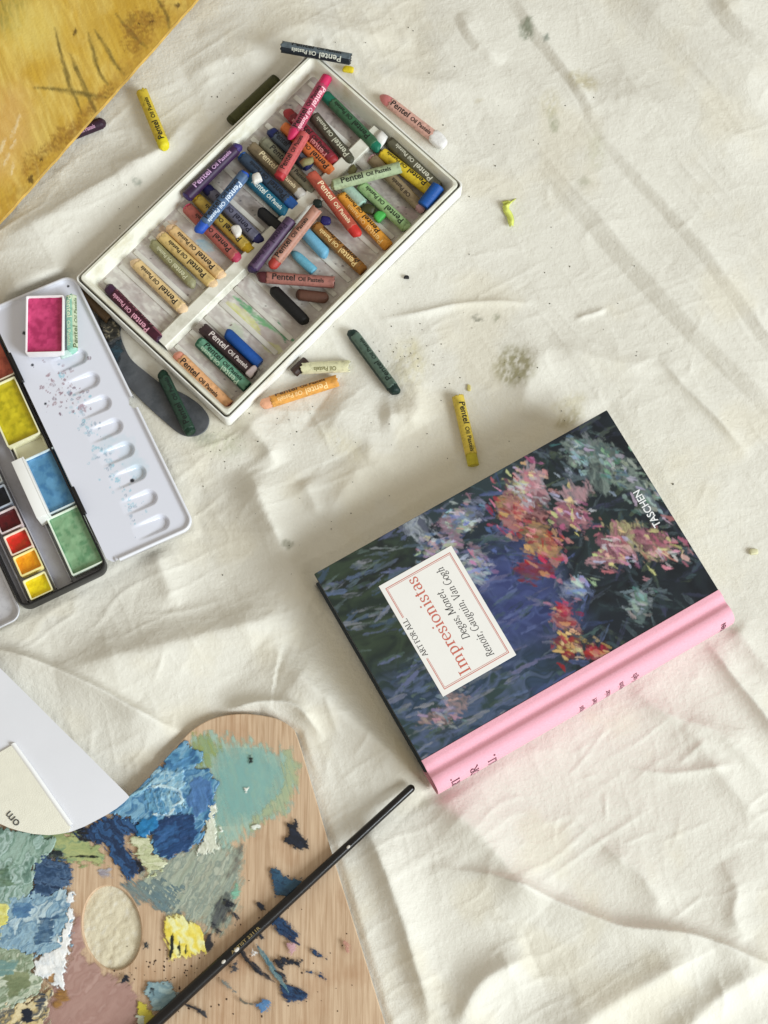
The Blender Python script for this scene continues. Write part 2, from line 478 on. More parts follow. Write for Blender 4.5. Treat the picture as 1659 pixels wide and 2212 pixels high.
def axis(lo, hi, step, far):
    a = np.arange(lo, hi + 1e-9, step)
    g = [step * 1.35 ** i for i in range(1, 15)]
    up = hi + np.cumsum(g); dn = lo - np.cumsum(g)
    return np.concatenate([dn[dn > -far - .3][::-1], a, up[up < far + .3]])
gx = axis(-0.245, 0.245, 0.00098, 1.0); gy = axis(-0.305, 0.335, 0.00098, 1.0)
GX, GY = np.meshgrid(gx, gy)
GU, GV = UV(GX, GY, 0.0)
GZ = full_height(GU, GV)
ccol = np.ones(GX.shape + (3,)) * LIN((225, 222, 212))
def stain_or_shade(pts, col, amt, r, seed, thr=.5):
    global ccol
    sd = polysd(GU, GV, pts)
    n = fbm(GU / 12., GV / 9., seed, 4); n2 = fbm(GU / 4. + GV / 9., GV / 14. - GU / 22., seed + 4, 3)
    m = sstep(r, -r, sd + 22 * (n - .5)) * sstep(thr - .16, thr + .2, .5 * n + .5 * n2) * amt
    ccol = ccol * (1 - m[..., None]) + LIN(col) * m[..., None]
def blob(cx, cy, rx, ry=None, a=0):
    ry = ry or rx; a = math.radians(a)
    return [(cx + rx * math.cos(t) * math.cos(a) - ry * math.sin(t) * math.sin(a), cy + rx * math.cos(t) * math.sin(a) + ry * math.sin(t) * math.cos(a)) for t in [i * math.pi / 6 for i in range(12)]]
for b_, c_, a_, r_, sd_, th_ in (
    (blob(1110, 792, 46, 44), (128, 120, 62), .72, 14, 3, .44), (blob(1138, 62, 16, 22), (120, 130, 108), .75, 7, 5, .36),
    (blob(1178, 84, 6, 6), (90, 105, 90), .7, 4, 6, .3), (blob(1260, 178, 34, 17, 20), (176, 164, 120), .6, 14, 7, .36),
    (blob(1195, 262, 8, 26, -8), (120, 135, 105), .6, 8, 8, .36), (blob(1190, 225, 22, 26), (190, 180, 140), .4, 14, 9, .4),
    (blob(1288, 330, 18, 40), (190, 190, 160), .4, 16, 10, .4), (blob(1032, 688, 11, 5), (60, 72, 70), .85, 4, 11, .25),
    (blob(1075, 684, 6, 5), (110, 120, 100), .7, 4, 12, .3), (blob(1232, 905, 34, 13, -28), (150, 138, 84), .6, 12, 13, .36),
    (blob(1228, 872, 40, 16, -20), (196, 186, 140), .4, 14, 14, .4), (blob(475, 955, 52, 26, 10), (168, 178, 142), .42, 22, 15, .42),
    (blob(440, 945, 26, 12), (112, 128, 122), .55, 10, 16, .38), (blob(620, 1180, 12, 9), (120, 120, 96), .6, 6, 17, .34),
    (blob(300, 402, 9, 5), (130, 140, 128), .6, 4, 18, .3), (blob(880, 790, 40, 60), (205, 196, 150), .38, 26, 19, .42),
    (blob(242, 2004, 70, 100, -8), (204, 188, 142), .5, 14, 30, .3), (blob(1260, 395, 13, 8), (150, 152, 130), .5, 6, 20, .32), (blob(1035, 222, 10, 4), (190, 180, 150), .5, 5, 22, .3),  # thumb-hole blob paints tan shade and bounce light into the cloth colour
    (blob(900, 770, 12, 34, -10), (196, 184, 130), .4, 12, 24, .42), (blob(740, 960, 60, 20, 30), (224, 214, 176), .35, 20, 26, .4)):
    stain_or_shade(b_, c_, a_, r_, sd_, th_)
# faint uneven yellowing of old cotton
yl = sstep(.5, .72, fbm(GU / 130., GV / 130., 77, 4)) * .22
ccol = ccol * (1 - yl[..., None]) + LIN((222, 210, 178)) * yl[..., None]
mcl, nt, b = newmat('cotton_cloth')
N = nt.nodes; Lk = nt.links
at = N.new('ShaderNodeAttribute'); at.attribute_name = 'Col'
Lk.new(at.outputs['Color'], b.inputs['Base Color'])
b.inputs['Roughness'].default_value = .92; b.inputs['Specular IOR Level'].default_value = .12
tc = N.new('ShaderNodeTexCoord')
n1 = N.new('ShaderNodeTexNoise'); n1.inputs['Scale'].default_value = 420; n1.inputs['Detail'].default_value = 8; n1.inputs['Roughness'].default_value = .62
n2 = N.new('ShaderNodeTexNoise'); n2.inputs['Scale'].default_value = 90; n2.inputs['Detail'].default_value = 3
ad = N.new('ShaderNodeMath'); ad.operation = 'MULTIPLY_ADD'; ad.inputs[1].default_value = 0.5
Lk.new(tc.outputs['Object'], n1.inputs['Vector']); Lk.new(tc.outputs['Object'], n2.inputs['Vector'])
Lk.new(n2.outputs['Fac'], ad.inputs[0]); Lk.new(n1.outputs['Fac'], ad.inputs[2])
n5 = N.new('ShaderNodeTexNoise'); n5.noise_type = 'RIDGED_MULTIFRACTAL'; n5.inputs['Scale'].default_value = 26; n5.inputs['Detail'].default_value = 4; n5.inputs['Distortion'].default_value = .6
Lk.new(tc.outputs['Object'], n5.inputs['Vector'])
b5 = N.new('ShaderNodeBump'); b5.inputs['Strength'].default_value = .3; b5.inputs['Distance'].default_value = .0005
Lk.new(n5.outputs['Fac'], b5.inputs['Height'])
bp = N.new('ShaderNodeBump'); bp.inputs['Strength'].default_value = .6; bp.inputs['Distance'].default_value = .0008
Lk.new(b5.outputs[0], bp.inputs['Normal'])
Lk.new(ad.outputs[0], bp.inputs['Height']); Lk.new(bp.outputs[0], b.inputs['Normal'])
cl = grid_attr('cloth', GX, GY, GZ, ccol, mcl)
cl['kind'] = 'structure'; cl['label'] = 'rumpled cream cotton dust sheet spread under everything'

def ch(u, v):
    """cloth height under picture points"""
    x, y = Pn(np.array(u, float), np.array(v, float), 0.0)
    ix = np.clip(np.searchsorted(gx, x), 0, len(gx) - 1); iy = np.clip(np.searchsorted(gy, y), 0, len(gy) - 1)
    return GZ[iy, ix]

# ---------------------------------------------------------------- yellow painted canvas
def canvas_board():
    z0, z1 = 0.0066, 0.0100
    A = P(424, 0, z1); B = P(0, 479, z1)
    ax = (A - B).normalized(); ay = Vector((-ax.y, ax.x, 0))
    rz = math.atan2(ax.y, ax.x)
    o0 = B - ax * 0.09
    root = thing('painted_canvas', 'yellow ochre painted canvas board with dark brush lines along its edge', 'painting', (o0.x, o0.y, z0), (0, 0, rz))
    L, W = 0.36, 0.26; T = z1 - z0
    n, k = 420, 300
    xs = np.linspace(0, L, n); ys = np.linspace(0, W, k)
    X, Y = np.meshgrid(xs, ys)
    # world -> picture coordinates, only to lay the brush strokes out
    wx = o0.x + X * ax.x + Y * ay.x; wy = o0.y + X * ax.y + Y * ay.y
    u, v = UV(wx, wy, z1)
    c = Canvas(u, v, (206, 168, 62))
    big = [(-900, -900), (900, -900), (900, 900), (-900, 900)]
    c.poly(big, [(204, 164, 54), (220, 184, 78), (232, 204, 112), (212, 172, 60)], ang=72, stretch=5, fine=20, height=.2)
    c.poly(big, [(222, 190, 92), (208, 168, 60)], ang=76, stretch=9, fine=6, alpha=.6, dry=.7, height=.4)
    c.poly(big, [(168, 126, 36), (184, 140, 44)], ang=66, stretch=10, fine=5, alpha=.28, dry=.9, height=.3)
    c.line([(430, -8), (215, 235), (0, 476)], 26, [(150, 104, 36), (176, 128, 48), (196, 150, 60)], soft=14, edge=12, escale=20, alpha=.42, dry=.55, fine=5, stretch=2, taper=False)
    c.poly(blob(20, 20, 36, 60, 20), [(120, 112, 40), (150, 136, 50)], soft=25, alpha=.75, dry=.5, ang=80)
    c.poly(blob(70, 60, 60, 60), [(232, 212, 122), (224, 198, 98)], soft=40, alpha=.7, ang=75, stretch=9)
    c.poly(blob(10, 290, 55, 110, 12), [(214, 166, 96), (226, 186, 120)], soft=40, alpha=.6, ang=60)
    for p in ([(120, 60), (135, 130), (152, 185), (165, 215), (178, 245)], [(150, 115), (170, 160), (190, 205), (206, 240)],
              [(190, 70), (205, 125), (216, 160), (233, 182)], [(205, 65), (230, 105), (250, 140), (270, 162)],
              [(250, 30), (280, 68), (318, 104)], [(75, 190), (120, 193), (160, 200), (236, 212)], [(196, 220), (206, 240), (208, 248)],
              [(340, 0), (360, 30), (366, 62)]):
        c.line(p, 4.4, [(96, 82, 34), (136, 114, 50)], alpha=.85, soft=3.2, dry=.2, edge=1.6)
    for bx, by, rx, ry, a in ((300, 70, 46, 22, -50), (290, 50, 30, 18, -30), (125, 305, 52, 13, -42), (185, 250, 26, 10, -45), (70, 352, 24, 16, -40), (225, 205, 24, 7, -30), (150, 290, 24, 9, -40), (345, 30, 26, 14, -40)):
        c.poly(blob(bx, by, rx, ry, a), [(134, 92, 30), (160, 112, 40), (120, 84, 30)], soft=12, edge=12, alpha=.62, dry=.65, fine=3, stretch=2)
    for bx, by in ((162, 70), (283, 70), (300, 56), (68, 384), (91, 340), (386, 14), (330, 50)):
        c.poly(blob(bx, by, 4, 6, 20), [(70, 46, 14)], soft=2, alpha=.8)
    for p in ([(44, 250), (34, 275), (24, 300)], [(38, 300), (22, 330)], [(20, 330), (8, 360)], [(30, 352), (24, 384)], [(12, 300), (0, 330)]):
        c.line(p, 3.2, [(238, 216, 170)], alpha=.75, dry=.6, height=.5)
    jit = lambda x: .0009 * (fbm(np.asarray(x) * 120., np.asarray(x) * 0 + 2.2, 5, 4) - .5)
    Y = Y + jit(X) * (1 - Y / W) + .0003 * (1 - Y / W)
    top = grid_attr('painted_surface', X, Y, T + 0.0004 * c.h + 0.0001, c.col, attr_mat('canvas_paint', .62, bump=.45, bscale=700), root)
    ex_ = np.linspace(0, L, 160); pl = [(float(x), float(j)) for x, j in zip(ex_, jit(ex_))] + [(L, W), (0, W)]
    loft('board', [ring(pl, 0), ring(pl, T)], mat((206, 168, 84), .75, .2, 120, .3, dirt=(140, 102, 40), dscale=90), root, cap0=True, cap1=True)
canvas_board()

# ---------------------------------------------------------------- wooden palette with paint
ZB0, ZB1 = 0.0012, 0.0062
def wood_mat():
    m, nt, b = newmat('palette_wood')
    N = nt.nodes; Lk = nt.links
    tc = N.new('ShaderNodeTexCoord')
    mp = N.new('ShaderNodeMapping'); mp.inputs['Rotation'].default_value = (0, 0, math.radians(-15.5)); mp.inputs['Scale'].default_value = (1.0, .045, 1)
    Lk.new(tc.outputs['Object'], mp.inputs['Vector'])
    n1 = N.new('ShaderNodeTexNoise'); n1.inputs['Scale'].default_value = 640; n1.inputs['Detail'].default_value = 7; n1.inputs['Roughness'].default_value = .6; n1.inputs['Distortion'].default_value = .4
    n2 = N.new('ShaderNodeTexNoise'); n2.inputs['Scale'].default_value = 55; n2.inputs['Detail'].default_value = 4
    n3 = N.new('ShaderNodeTexNoise'); n3.inputs['Scale'].default_value = 28; n3.inputs['Detail'].default_value = 5
    Lk.new(mp.outputs[0], n1.inputs['Vector']); Lk.new(mp.outputs[0], n2.inputs['Vector']); Lk.new(tc.outputs['Object'], n3.inputs['Vector'])
    cr = N.new('ShaderNodeValToRGB'); e = cr.color_ramp.elements
    e[0].position = .28; e[0].color = S4((178, 147, 117)); e[1].position = .62; e[1].color = S4((213, 188, 160))
    Lk.new(n1.outputs['Fac'], cr.inputs[0])
    c2 = N.new('ShaderNodeValToRGB'); e = c2.color_ramp.elements
    e[0].position = .35; e[0].color = (.88, .83, .78, 1); e[1].position = .65; e[1].color = (1.05, 1.03, 1.0, 1)
    Lk.new(n2.outputs['Fac'], c2.inputs[0])
    mx = N.new('ShaderNodeMix'); mx.data_type = 'RGBA'; mx.blend_type = 'MULTIPLY'; mx.inputs[0].default_value = .8
    Lk.new(cr.outputs[0], mx.inputs[6]); Lk.new(c2.outputs[0], mx.inputs[7])
    c3 = N.new('ShaderNodeValToRGB'); e = c3.color_ramp.elements
    e[0].position = .55; e[0].color = (0, 0, 0, 1); e[1].position = .74; e[1].color = (.45, .45, .45, 1)
    Lk.new(n3.outputs['Fac'], c3.inputs[0])
    m2 = N.new('ShaderNodeMix'); m2.data_type = 'RGBA'; m2.inputs[7].default_value = S4((156, 104, 62))
    Lk.new(c3.outputs[0], m2.inputs[0]); Lk.new(mx.outputs[2], m2.inputs[6])
    Lk.new(m2.outputs[2], b.inputs['Base Color'])
    b.inputs['Roughness'].default_value = .5
    bp = N.new('ShaderNodeBump'); bp.inputs['Strength'].default_value = .25; bp.inputs['Distance'].default_value = .0004
    Lk.new(n1.outputs['Fac'], bp.inputs['Height']); Lk.new(bp.outputs[0], b.inputs['Normal'])
    return m
def smooth_closed(pts, n=6):
    out = []
    m = len(pts)
    for i in range(m):
        p0, p1, p2, p3 = (np.array(pts[(i + k - 1) % m], float) for k in range(4))
        for j in range(n):
            t = j / n
            out.append(tuple(.5 * ((2 * p1) + (-p0 + p2) * t + (2 * p0 - 5 * p1 + 4 * p2 - p3) * t * t + (-p0 + 3 * p1 - 3 * p2 + p3) * t ** 3)))
    return out
def palette():
    o = P(300, 2050, ZB0)
    root = thing('palette', 'wooden artist palette smeared with blue, teal, white and pink paint', 'palette', o)
    edge = [(860, 2310), (832, 2212), (775, 2028), (716, 1840), (672, 1690), (642, 1592), (628, 1570), (596, 1552), (548, 1543), (500, 1543), (456, 1553), (416, 1576), (386, 1606),
            (340, 1656), (300, 1700), (262, 1732), (215, 1752), (150, 1765), (60, 1768), (-60, 1770), (-180, 1830), (-250, 1960), (-270, 2120), (-200, 2330), (-40, 2470), (240, 2560), (560, 2540), (780, 2440)]
    outl = smooth_closed(edge, 4)
    pts = [P(u, v, ZB1) - o for u, v in outl]
    hole = []
    for i in range(48):
        a = 2 * math.pi * i / 48
        x, y = 62 * math.cos(a), 91 * math.sin(a) * (1.0 if math.sin(a) > 0 else 1.0)
        r = math.radians(-9)
        hole.append(P(242 + x * math.cos(r) - y * math.sin(r), 2004 + x * math.sin(r) + y * math.cos(r), ZB1) - o)
    T = ZB1 - ZB0
    bm = bmesh.new()
    def loop(ps, z):
        vs = [bm.verts.new((p.x, p.y, z)) for p in ps]
        return vs, [bm.edges.new((vs[i], vs[(i + 1) % len(vs)])) for i in range(len(vs))]
    def scaled(ps, d):
        # offset inward (d > 0) along the local normal
        out = []; n = len(ps)
        ar = sum(ps[i].x * ps[(i + 1) % n].y - ps[(i + 1) % n].x * ps[i].y for i in range(n))
        s = 1 if ar > 0 else -1
        for i in range(n):
            t = (ps[(i + 1) % n] - ps[i - 1]); t.z = 0; t.normalize()
            out.append(ps[i] + s * d * Vector((-t.y, t.x, 0)))
        return out
    a0, _ = loop(pts, 0.0004); a1, _ = loop(pts, T - .0005); a2, e2 = loop(scaled(pts, .0005), T)
    h0, _ = loop(hole, 0.0004); h1, _ = loop(hole, T - .0008); h2, f2 = loop(scaled(hole, -.0007), T)
    for A, B in ((a0, a1), (a1, a2), (h0, h1), (h1, h2)):
        n = len(A)
        for i in range(n): bm.faces.new((A[i], A[(i + 1) % n], B[(i + 1) % n], B[i]))
    bmesh.ops.triangle_fill(bm, edges=e2 + f2, use_beauty=True)
    bot0, e0 = loop(pts, 0.0); bot1, f0 = loop(hole, 0.0)
    bmesh.ops.triangle_fill(bm, edges=e0 + f0, use_beauty=True)
    for A, B in ((bot0, a0), (bot1, h0)):
        n = len(A)
        for i in range(n): bm.faces.new((A[i], A[(i + 1) % n], B[(i + 1) % n], B[i]))
    sharp(from_bm('board', bm, wood_mat(), root), 30)
    pm = attr_mat('oil_paint', .42, alpha=True, bump=.3, bscale=1300, spec=.45)
    pw = attr_mat('thin_paint', .55, alpha=True, bump=.12, bscale=1600, spec=.3)
    q4 = lambda pts: [(x * .56214, 1371.5 + y * .56214) for x, y in pts]
    lvl = [0]
    def daub(pts, cols, height=.9, name='paint_daub', step=1.5, pad=9, marks=(), thin=False, line=None, **kw):
        p = q4(pts); cols = [dull(q, .13, 1.0) for q in cols]
        marks = [(('p', mk[1], [dull(q, .13, 1.0) for q in mk[2]]) + tuple(mk[3:])) if mk[0] == 'p' else mk for mk in marks]
        lvl[0] += 1
        w = 0 if line is None else line
        x0 = min(a for a, b in p) - pad - w; x1 = max(a for a, b in p) + pad + w
        y0 = min(b for a, b in p) - pad - w; y1 = max(b for a, b in p) + pad + w
        U, V = np.meshgrid(np.arange(x0, x1, step), np.arange(y0, y1, step))
        c = Canvas(U, V, cols[0]); c.seed = 31 * lvl[0]
        if line is None: c.poly(p, cols, height=height, **kw)
        else: c.line(p, line, cols, height=height, **kw)
        for mk in marks:
            c.a0 = c.a.copy()
            if mk[0] == 'p': c.poly(q4(mk[1]), mk[2], height=height * mk[3], **mk[4])
            else: c.line(q4(mk[1]), mk[2], mk[3], height=height * mk[4], **mk[5])
        # keep out of the thumb hole
        r = math.radians(9); du, dv = U - 242, V - 2004
        hx, hy = du * math.cos(r) - dv * math.sin(r), du * math.sin(r) + dv * math.cos(r)
        c.a = c.a * sstep(1.0, 1.06, np.sqrt((hx / 65.) ** 2 + (hy / 97.) ** 2))
        c.a = c.a * sstep(0, 3, -polysd(U, V, edge))
        Z = ZB1 + 0.00006 + 0.00004 * lvl[0] + 0.00046 * c.h * sstep(.1, .9, c.a)
        X, Y = Pn(U, V, ZB1 + .0004)
        grid_attr(name, X - o.x, Y - o.y, Z - o.z, c.col, pw if thin else pm, root, alpha=np.clip(c.a, 0, 1), keep=c.a > .04)
    TE = dict(ang=75, stretch=7)
    # washes and thin smears
    daub([(735, 395), (860, 380), (1000, 425), (1100, 460), (1148, 500), (1130, 580), (1090, 680), (1020, 690), (960, 745), (900, 810), (830, 850), (790, 720), (820, 560), (750, 520)],
         [(170, 208, 192), (184, 216, 198), (152, 202, 194), (196, 214, 178)], .05, 'paint_smear', thin=True, soft=14, edge=14, alpha=.78, fine=5, dry=.25, **TE)
    daub([(850, 450), (1000, 450), (1090, 520), (1060, 640), (960, 700), (850, 720), (830, 600)], [(132, 198, 198), (146, 204, 200), (168, 212, 198)], .05, 'paint_smear', thin=True, soft=30, edge=10, alpha=.5, fine=8, **TE)
    daub([(1105, 455), (1148, 500), (1132, 580), (1092, 682), (1030, 692), (960, 745), (985, 690), (1060, 640), (1095, 560)], [(196, 206, 158), (178, 200, 158), (206, 210, 170)], .05, 'paint_smear', thin=True, soft=9, edge=9, alpha=.7, fine=4, dry=.3, **TE)
    daub([(745, 385), (800, 380), (850, 430), (800, 500), (740, 480)], [(168, 180, 96), (150, 184, 140), (180, 196, 150)], .1, 'paint_smear', thin=True, soft=10, edge=9, alpha=.75, fine=4, dry=.3, **TE)
    daub([(620, 860), (820, 780), (910, 830), (930, 960), (890, 1100), (850, 1150), (760, 1110), (640, 1060), (520, 960)], [(164, 180, 162), (188, 198, 178), (136, 154, 146), (196, 204, 184)], .25, 'paint_smear', thin=True, soft=14, edge=14, alpha=.86, dry=.2, ang=-60, stretch=9, fine=4)
    daub([(460, 960), (560, 930), (700, 960), (690, 1080), (560, 1030), (470, 1010)], [(96, 124, 136), (140, 160, 156), (110, 140, 150)], .25, 'paint_smear', thin=True, soft=7, edge=9, alpha=.85, ang=40, stretch=9, fine=3, dry=.3)
    daub([(270, 1090), (330, 1080), (330, 1250), (400, 1300), (495, 1330), (530, 1420), (545, 1560), (100, 1560), (180, 1400), (240, 1330), (258, 1200)], [(186, 146, 136), (176, 134, 124), (196, 158, 148)], .3, 'paint_smear', thin=True, soft=9, edge=12, alpha=.9, ang=-45, stretch=9, fine=6)
    daub([(140, 755), (300, 752), (385, 830), (420, 885), (280, 875), (200, 850)], [(150, 166, 108), (176, 184, 118), (124, 152, 112)], .4, 'paint_smear', thin=True, soft=4, edge=9, ang=10, marks=[('l', [(270, 853), (330, 850), (388, 853)], 2.5, [(24, 28, 26)], 1.5, dict(edge=1.5)), ('p', [(140, 760), (200, 770), (190, 800), (140, 800)], [(110, 146, 118)], 1., dict(soft=6))])
    daub([(380, 900), (420, 905), (430, 930), (390, 925)], [(196, 196, 206), (150, 140, 150)], .3, soft=4, dry=.5)
    daub([(820, 1040), (870, 1000), (900, 1040), (850, 1110), (830, 1150), (815, 1120)], [(74, 76, 82), (110, 116, 116)], .2, 'paint_smear', thin=True, soft=6, alpha=.85, dry=.35, ang=-65)
    daub([(900, 850), (930, 810), (910, 900), (870, 930)], [(120, 116, 110), (160, 160, 150)], .1, 'paint_smear', thin=True, soft=8, alpha=.7, dry=.4, ang=-65)
    daub([(890, 990), (910, 960), (925, 990), (900, 1020)], [(130, 196, 168)], .2, soft=5, dry=.3)
    # thick paint
    daub([(720, 395), (735, 440), (790, 465), (780, 490), (745, 520), (800, 515), (832, 560), (825, 640), (800, 720), (760, 800), (650, 850), (590, 830), (575, 740), (520, 720), (430, 690), (495, 610), (580, 530), (640, 470), (690, 410)],
         [(48, 104, 154), (76, 140, 182), (124, 176, 206), (56, 116, 166), (92, 150, 194)], 1.9, soft=1.6, edge=7, ang=-45, stretch=4, fine=6,
         marks=[('p', [(600, 520), (700, 510), (715, 560), (690, 590), (610, 580), (570, 570)], [(120, 176, 206), (170, 208, 222), (90, 150, 190)], 1.6, dict(dry=.3, ang=-35, fine=3)),
                ('p', [(560, 600), (690, 610), (710, 660), (660, 690), (570, 680)], [(100, 164, 200), (60, 130, 180), (150, 196, 214)], 1.6, dict(dry=.35, ang=80, fine=3)),
                ('p', [(740, 540), (820, 560), (815, 650), (760, 700), (720, 640)], [(76, 126, 184), (62, 110, 170)], 1.2, dict(ang=70)),
                ('p', [(580, 740), (640, 695), (740, 690), (760, 750), (740, 815), (650, 860), (600, 840)], [(28, 70, 124), (22, 56, 104), (40, 92, 150)], 1.4, dict(ang=-20)),
                ('l', [(560, 590), (620, 580), (690, 600), (705, 640), (660, 660)], 3, [(196, 222, 230)], 1.8, dict(dry=.4)),
                ('l', [(590, 690), (650, 695), (680, 650)], 2.2, [(210, 228, 232)], 1.8, dict(dry=.4)),
                ('l', [(500, 620), (545, 600), (580, 570)], 3, [(150, 196, 216)], 1.6, dict(dry=.4)),
                ('p', [(520, 720), (600, 700), (610, 740), (560, 780), (530, 770)], [(16, 110, 176), (30, 128, 190)], 1.4, dict(ang=30)),
                ('p', [(660, 480), (730, 470), (720, 510), (650, 520)], [(56, 120, 176), (84, 148, 196)], 1.3, dict(ang=-30))])
    daub([(285, 760), (400, 700), (450, 685), (520, 730), (560, 775), (480, 765), (475, 800), (530, 870), (545, 905), (485, 945), (450, 885), (400, 810), (330, 785)], [(30, 62, 106), (22, 44, 78), (46, 92, 146), (34, 76, 126)], 1.1, soft=1.8, edge=8, ang=48, stretch=9, fine=3.5,
         marks=[('p', [(290, 745), (330, 740), (350, 790), (310, 790)], [(28, 30, 36)], 1., dict(dry=.4)), ('l', [(520, 860), (548, 900), (535, 915)], 4, [(14, 22, 34)], 1.3, {})])
    daub([(798, 665), (832, 645), (826, 740), (842, 812), (800, 845), (755, 835), (790, 760)], [(226, 228, 210), (206, 212, 190), (238, 238, 228)], 1.6, ang=70, edge=6)
    daub([(495, 790), (560, 755), (590, 840), (640, 880), (570, 925), (540, 880)], [(206, 210, 166), (180, 190, 140), (218, 220, 186)], 1.2, edge=8, dry=.15)
    daub([(940, 590), (955, 588), (950, 602)], [(236, 238, 228)], .8); daub([(835, 735), (850, 730), (862, 750), (850, 765)], [(230, 236, 226)], .8); daub([(968, 735), (995, 722), (998, 734), (975, 742)], [(226, 232, 222)], .7)
    daub([(955, 462), (966, 460), (970, 490), (958, 494)], [(18, 30, 28)], .5, edge=3)
    daub([(-260, 730), (0, 735), (100, 755), (210, 790), (185, 850), (130, 900), (125, 1000), (60, 1060), (0, 1090), (-260, 1150)], [(150, 180, 166), (104, 140, 122), (176, 202, 196), (130, 164, 150), (90, 124, 110)], 1.7, step=1.7, edge=8, ang=-65, stretch=4, fine=5,
         marks=[('p', [(-10, 1030), (25, 1040), (28, 1100), (-10, 1130)], [(212, 204, 84), (226, 224, 140)], 1.6, {}), ('p', [(-10, 900), (30, 890), (60, 960), (-10, 980)], [(70, 104, 84), (110, 140, 110)], 1.4, dict(dry=.4))])
    daub([(50, 1010), (200, 990), (270, 960), (278, 1080), (262, 1185), (180, 1235), (-20, 1210), (-40, 1120)], [(120, 158, 184), (150, 186, 204), (86, 130, 164), (184, 208, 218)], 1.7, edge=8, ang=-55, stretch=4, fine=4,
         marks=[('p', [(150, 1090), (222, 1080), (195, 1180), (135, 1190)], [(52, 88, 124), (70, 110, 146)], 1.2, dict(dry=.25, ang=-10, fine=3)), ('p', [(60, 1030), (130, 1020), (100, 1090), (50, 1080)], [(64, 110, 158), (90, 140, 180)], 1.3, dict(dry=.25))])
    daub([(130, 870), (190, 845), (245, 865), (278, 900), (268, 965), (200, 1015), (120, 1010), (125, 920)], [(34, 66, 104), (52, 84, 124), (80, 112, 150), (28, 54, 90)], 1.3, edge=8, ang=12, stretch=8, fine=2.6, marks=[('p', [(180, 835), (240, 835), (235, 865), (180, 870)], [(26, 40, 46)], 1., dict(dry=.45))])
    daub([(262, 985), (280, 1000), (278, 1090), (262, 1190), (255, 1300), (242, 1350), (205, 1352), (150, 1310), (125, 1260), (180, 1225), (235, 1180), (255, 1100)], [(232, 234, 234), (220, 226, 230), (244, 244, 242)], 2.0, edge=7, ang=60, stretch=3, fine=5, marks=[('p', [(180, 1315), (205, 1310), (205, 1335), (185, 1338)], [(176, 130, 76)], .6, {})])
    daub([(-260, 1150), (0, 1130), (60, 1200), (130, 1235), (135, 1290), (160, 1330), (150, 1390), (0, 1450), (-260, 1500)], [(168, 184, 160), (120, 140, 108), (204, 212, 190), (140, 160, 140)], 1.4, step=1.7, edge=8, ang=-30, stretch=5, fine=5, marks=[('p', [(20, 1300), (110, 1290), (120, 1350), (40, 1400)], [(116, 130, 92), (140, 150, 110)], 1., {}), ('p', [(-10, 1250), (70, 1255), (50, 1300), (-10, 1310)], [(110, 150, 146)], 1.2, dict(dry=.3))])
    daub([(-260, 1480), (0, 1440), (150, 1390), (195, 1360), (185, 1450), (175, 1600), (-260, 1650)], [(224, 206, 160), (206, 180, 120), (70, 78, 86), (228, 214, 176)], 1.4, step=1.7, edge=10, ang=-40, stretch=5, fine=4, marks=[('p', [(85, 1440), (120, 1430), (130, 1495), (95, 1500)], [(24, 34, 52)], 1.2, {}), ('p', [(150, 1380), (180, 1370), (175, 1450), (140, 1440)], [(60, 70, 84)], 1., dict(dry=.5))])
    daub([(205, 1385), (255, 1365), (265, 1400), (210, 1440)], [(176, 126, 58), (150, 106, 60)], .5, 'paint_smear', thin=True, soft=6, dry=.4)
    daub([(628, 1090), (700, 1078), (760, 1120), (792, 1180), (790, 1222), (650, 1252), (640, 1170)], [(238, 214, 66), (240, 226, 110), (238, 236, 170)], .9, edge=6, ang=60,
         marks=[('l', [(662, 1150), (660, 1190), (655, 1245)], 4, [(22, 26, 24)], .8, {}), ('l', [(690, 1180), (690, 1235)], 3.5, [(26, 32, 28)], .8, dict(dry=.3)), ('l', [(716, 1190), (714, 1225)], 2.5, [(40, 46, 34)], .8, dict(dry=.3))])
    daub([(790, 1150), (812, 1145), (820, 1180), (800, 1225), (785, 1200)], [(36, 36, 44), (56, 54, 60)], .5, edge=4)
    daub([(545, 1370), (590, 1332), (650, 1345), (692, 1392), (640, 1445), (600, 1440)], [(132, 166, 176), (110, 146, 160), (156, 184, 186)], .8, edge=5, marks=[('l', [(575, 1380), (585, 1362), (592, 1385)], 5, [(34, 44, 52)], .8, dict(dry=.3))])
    daub([(525, 1400), (560, 1425), (596, 1470), (570, 1520), (530, 1470)], [(206, 190, 50), (186, 176, 60)], .7, edge=6)
    daub([(525, 1450), (550, 1470), (560, 1500), (530, 1500)], [(200, 210, 190)], .7)
    # dark splashes
    K = [(24, 28, 40), (32, 40, 58)]; NB = [(24, 46, 84), (36, 74, 118), (20, 34, 60)]
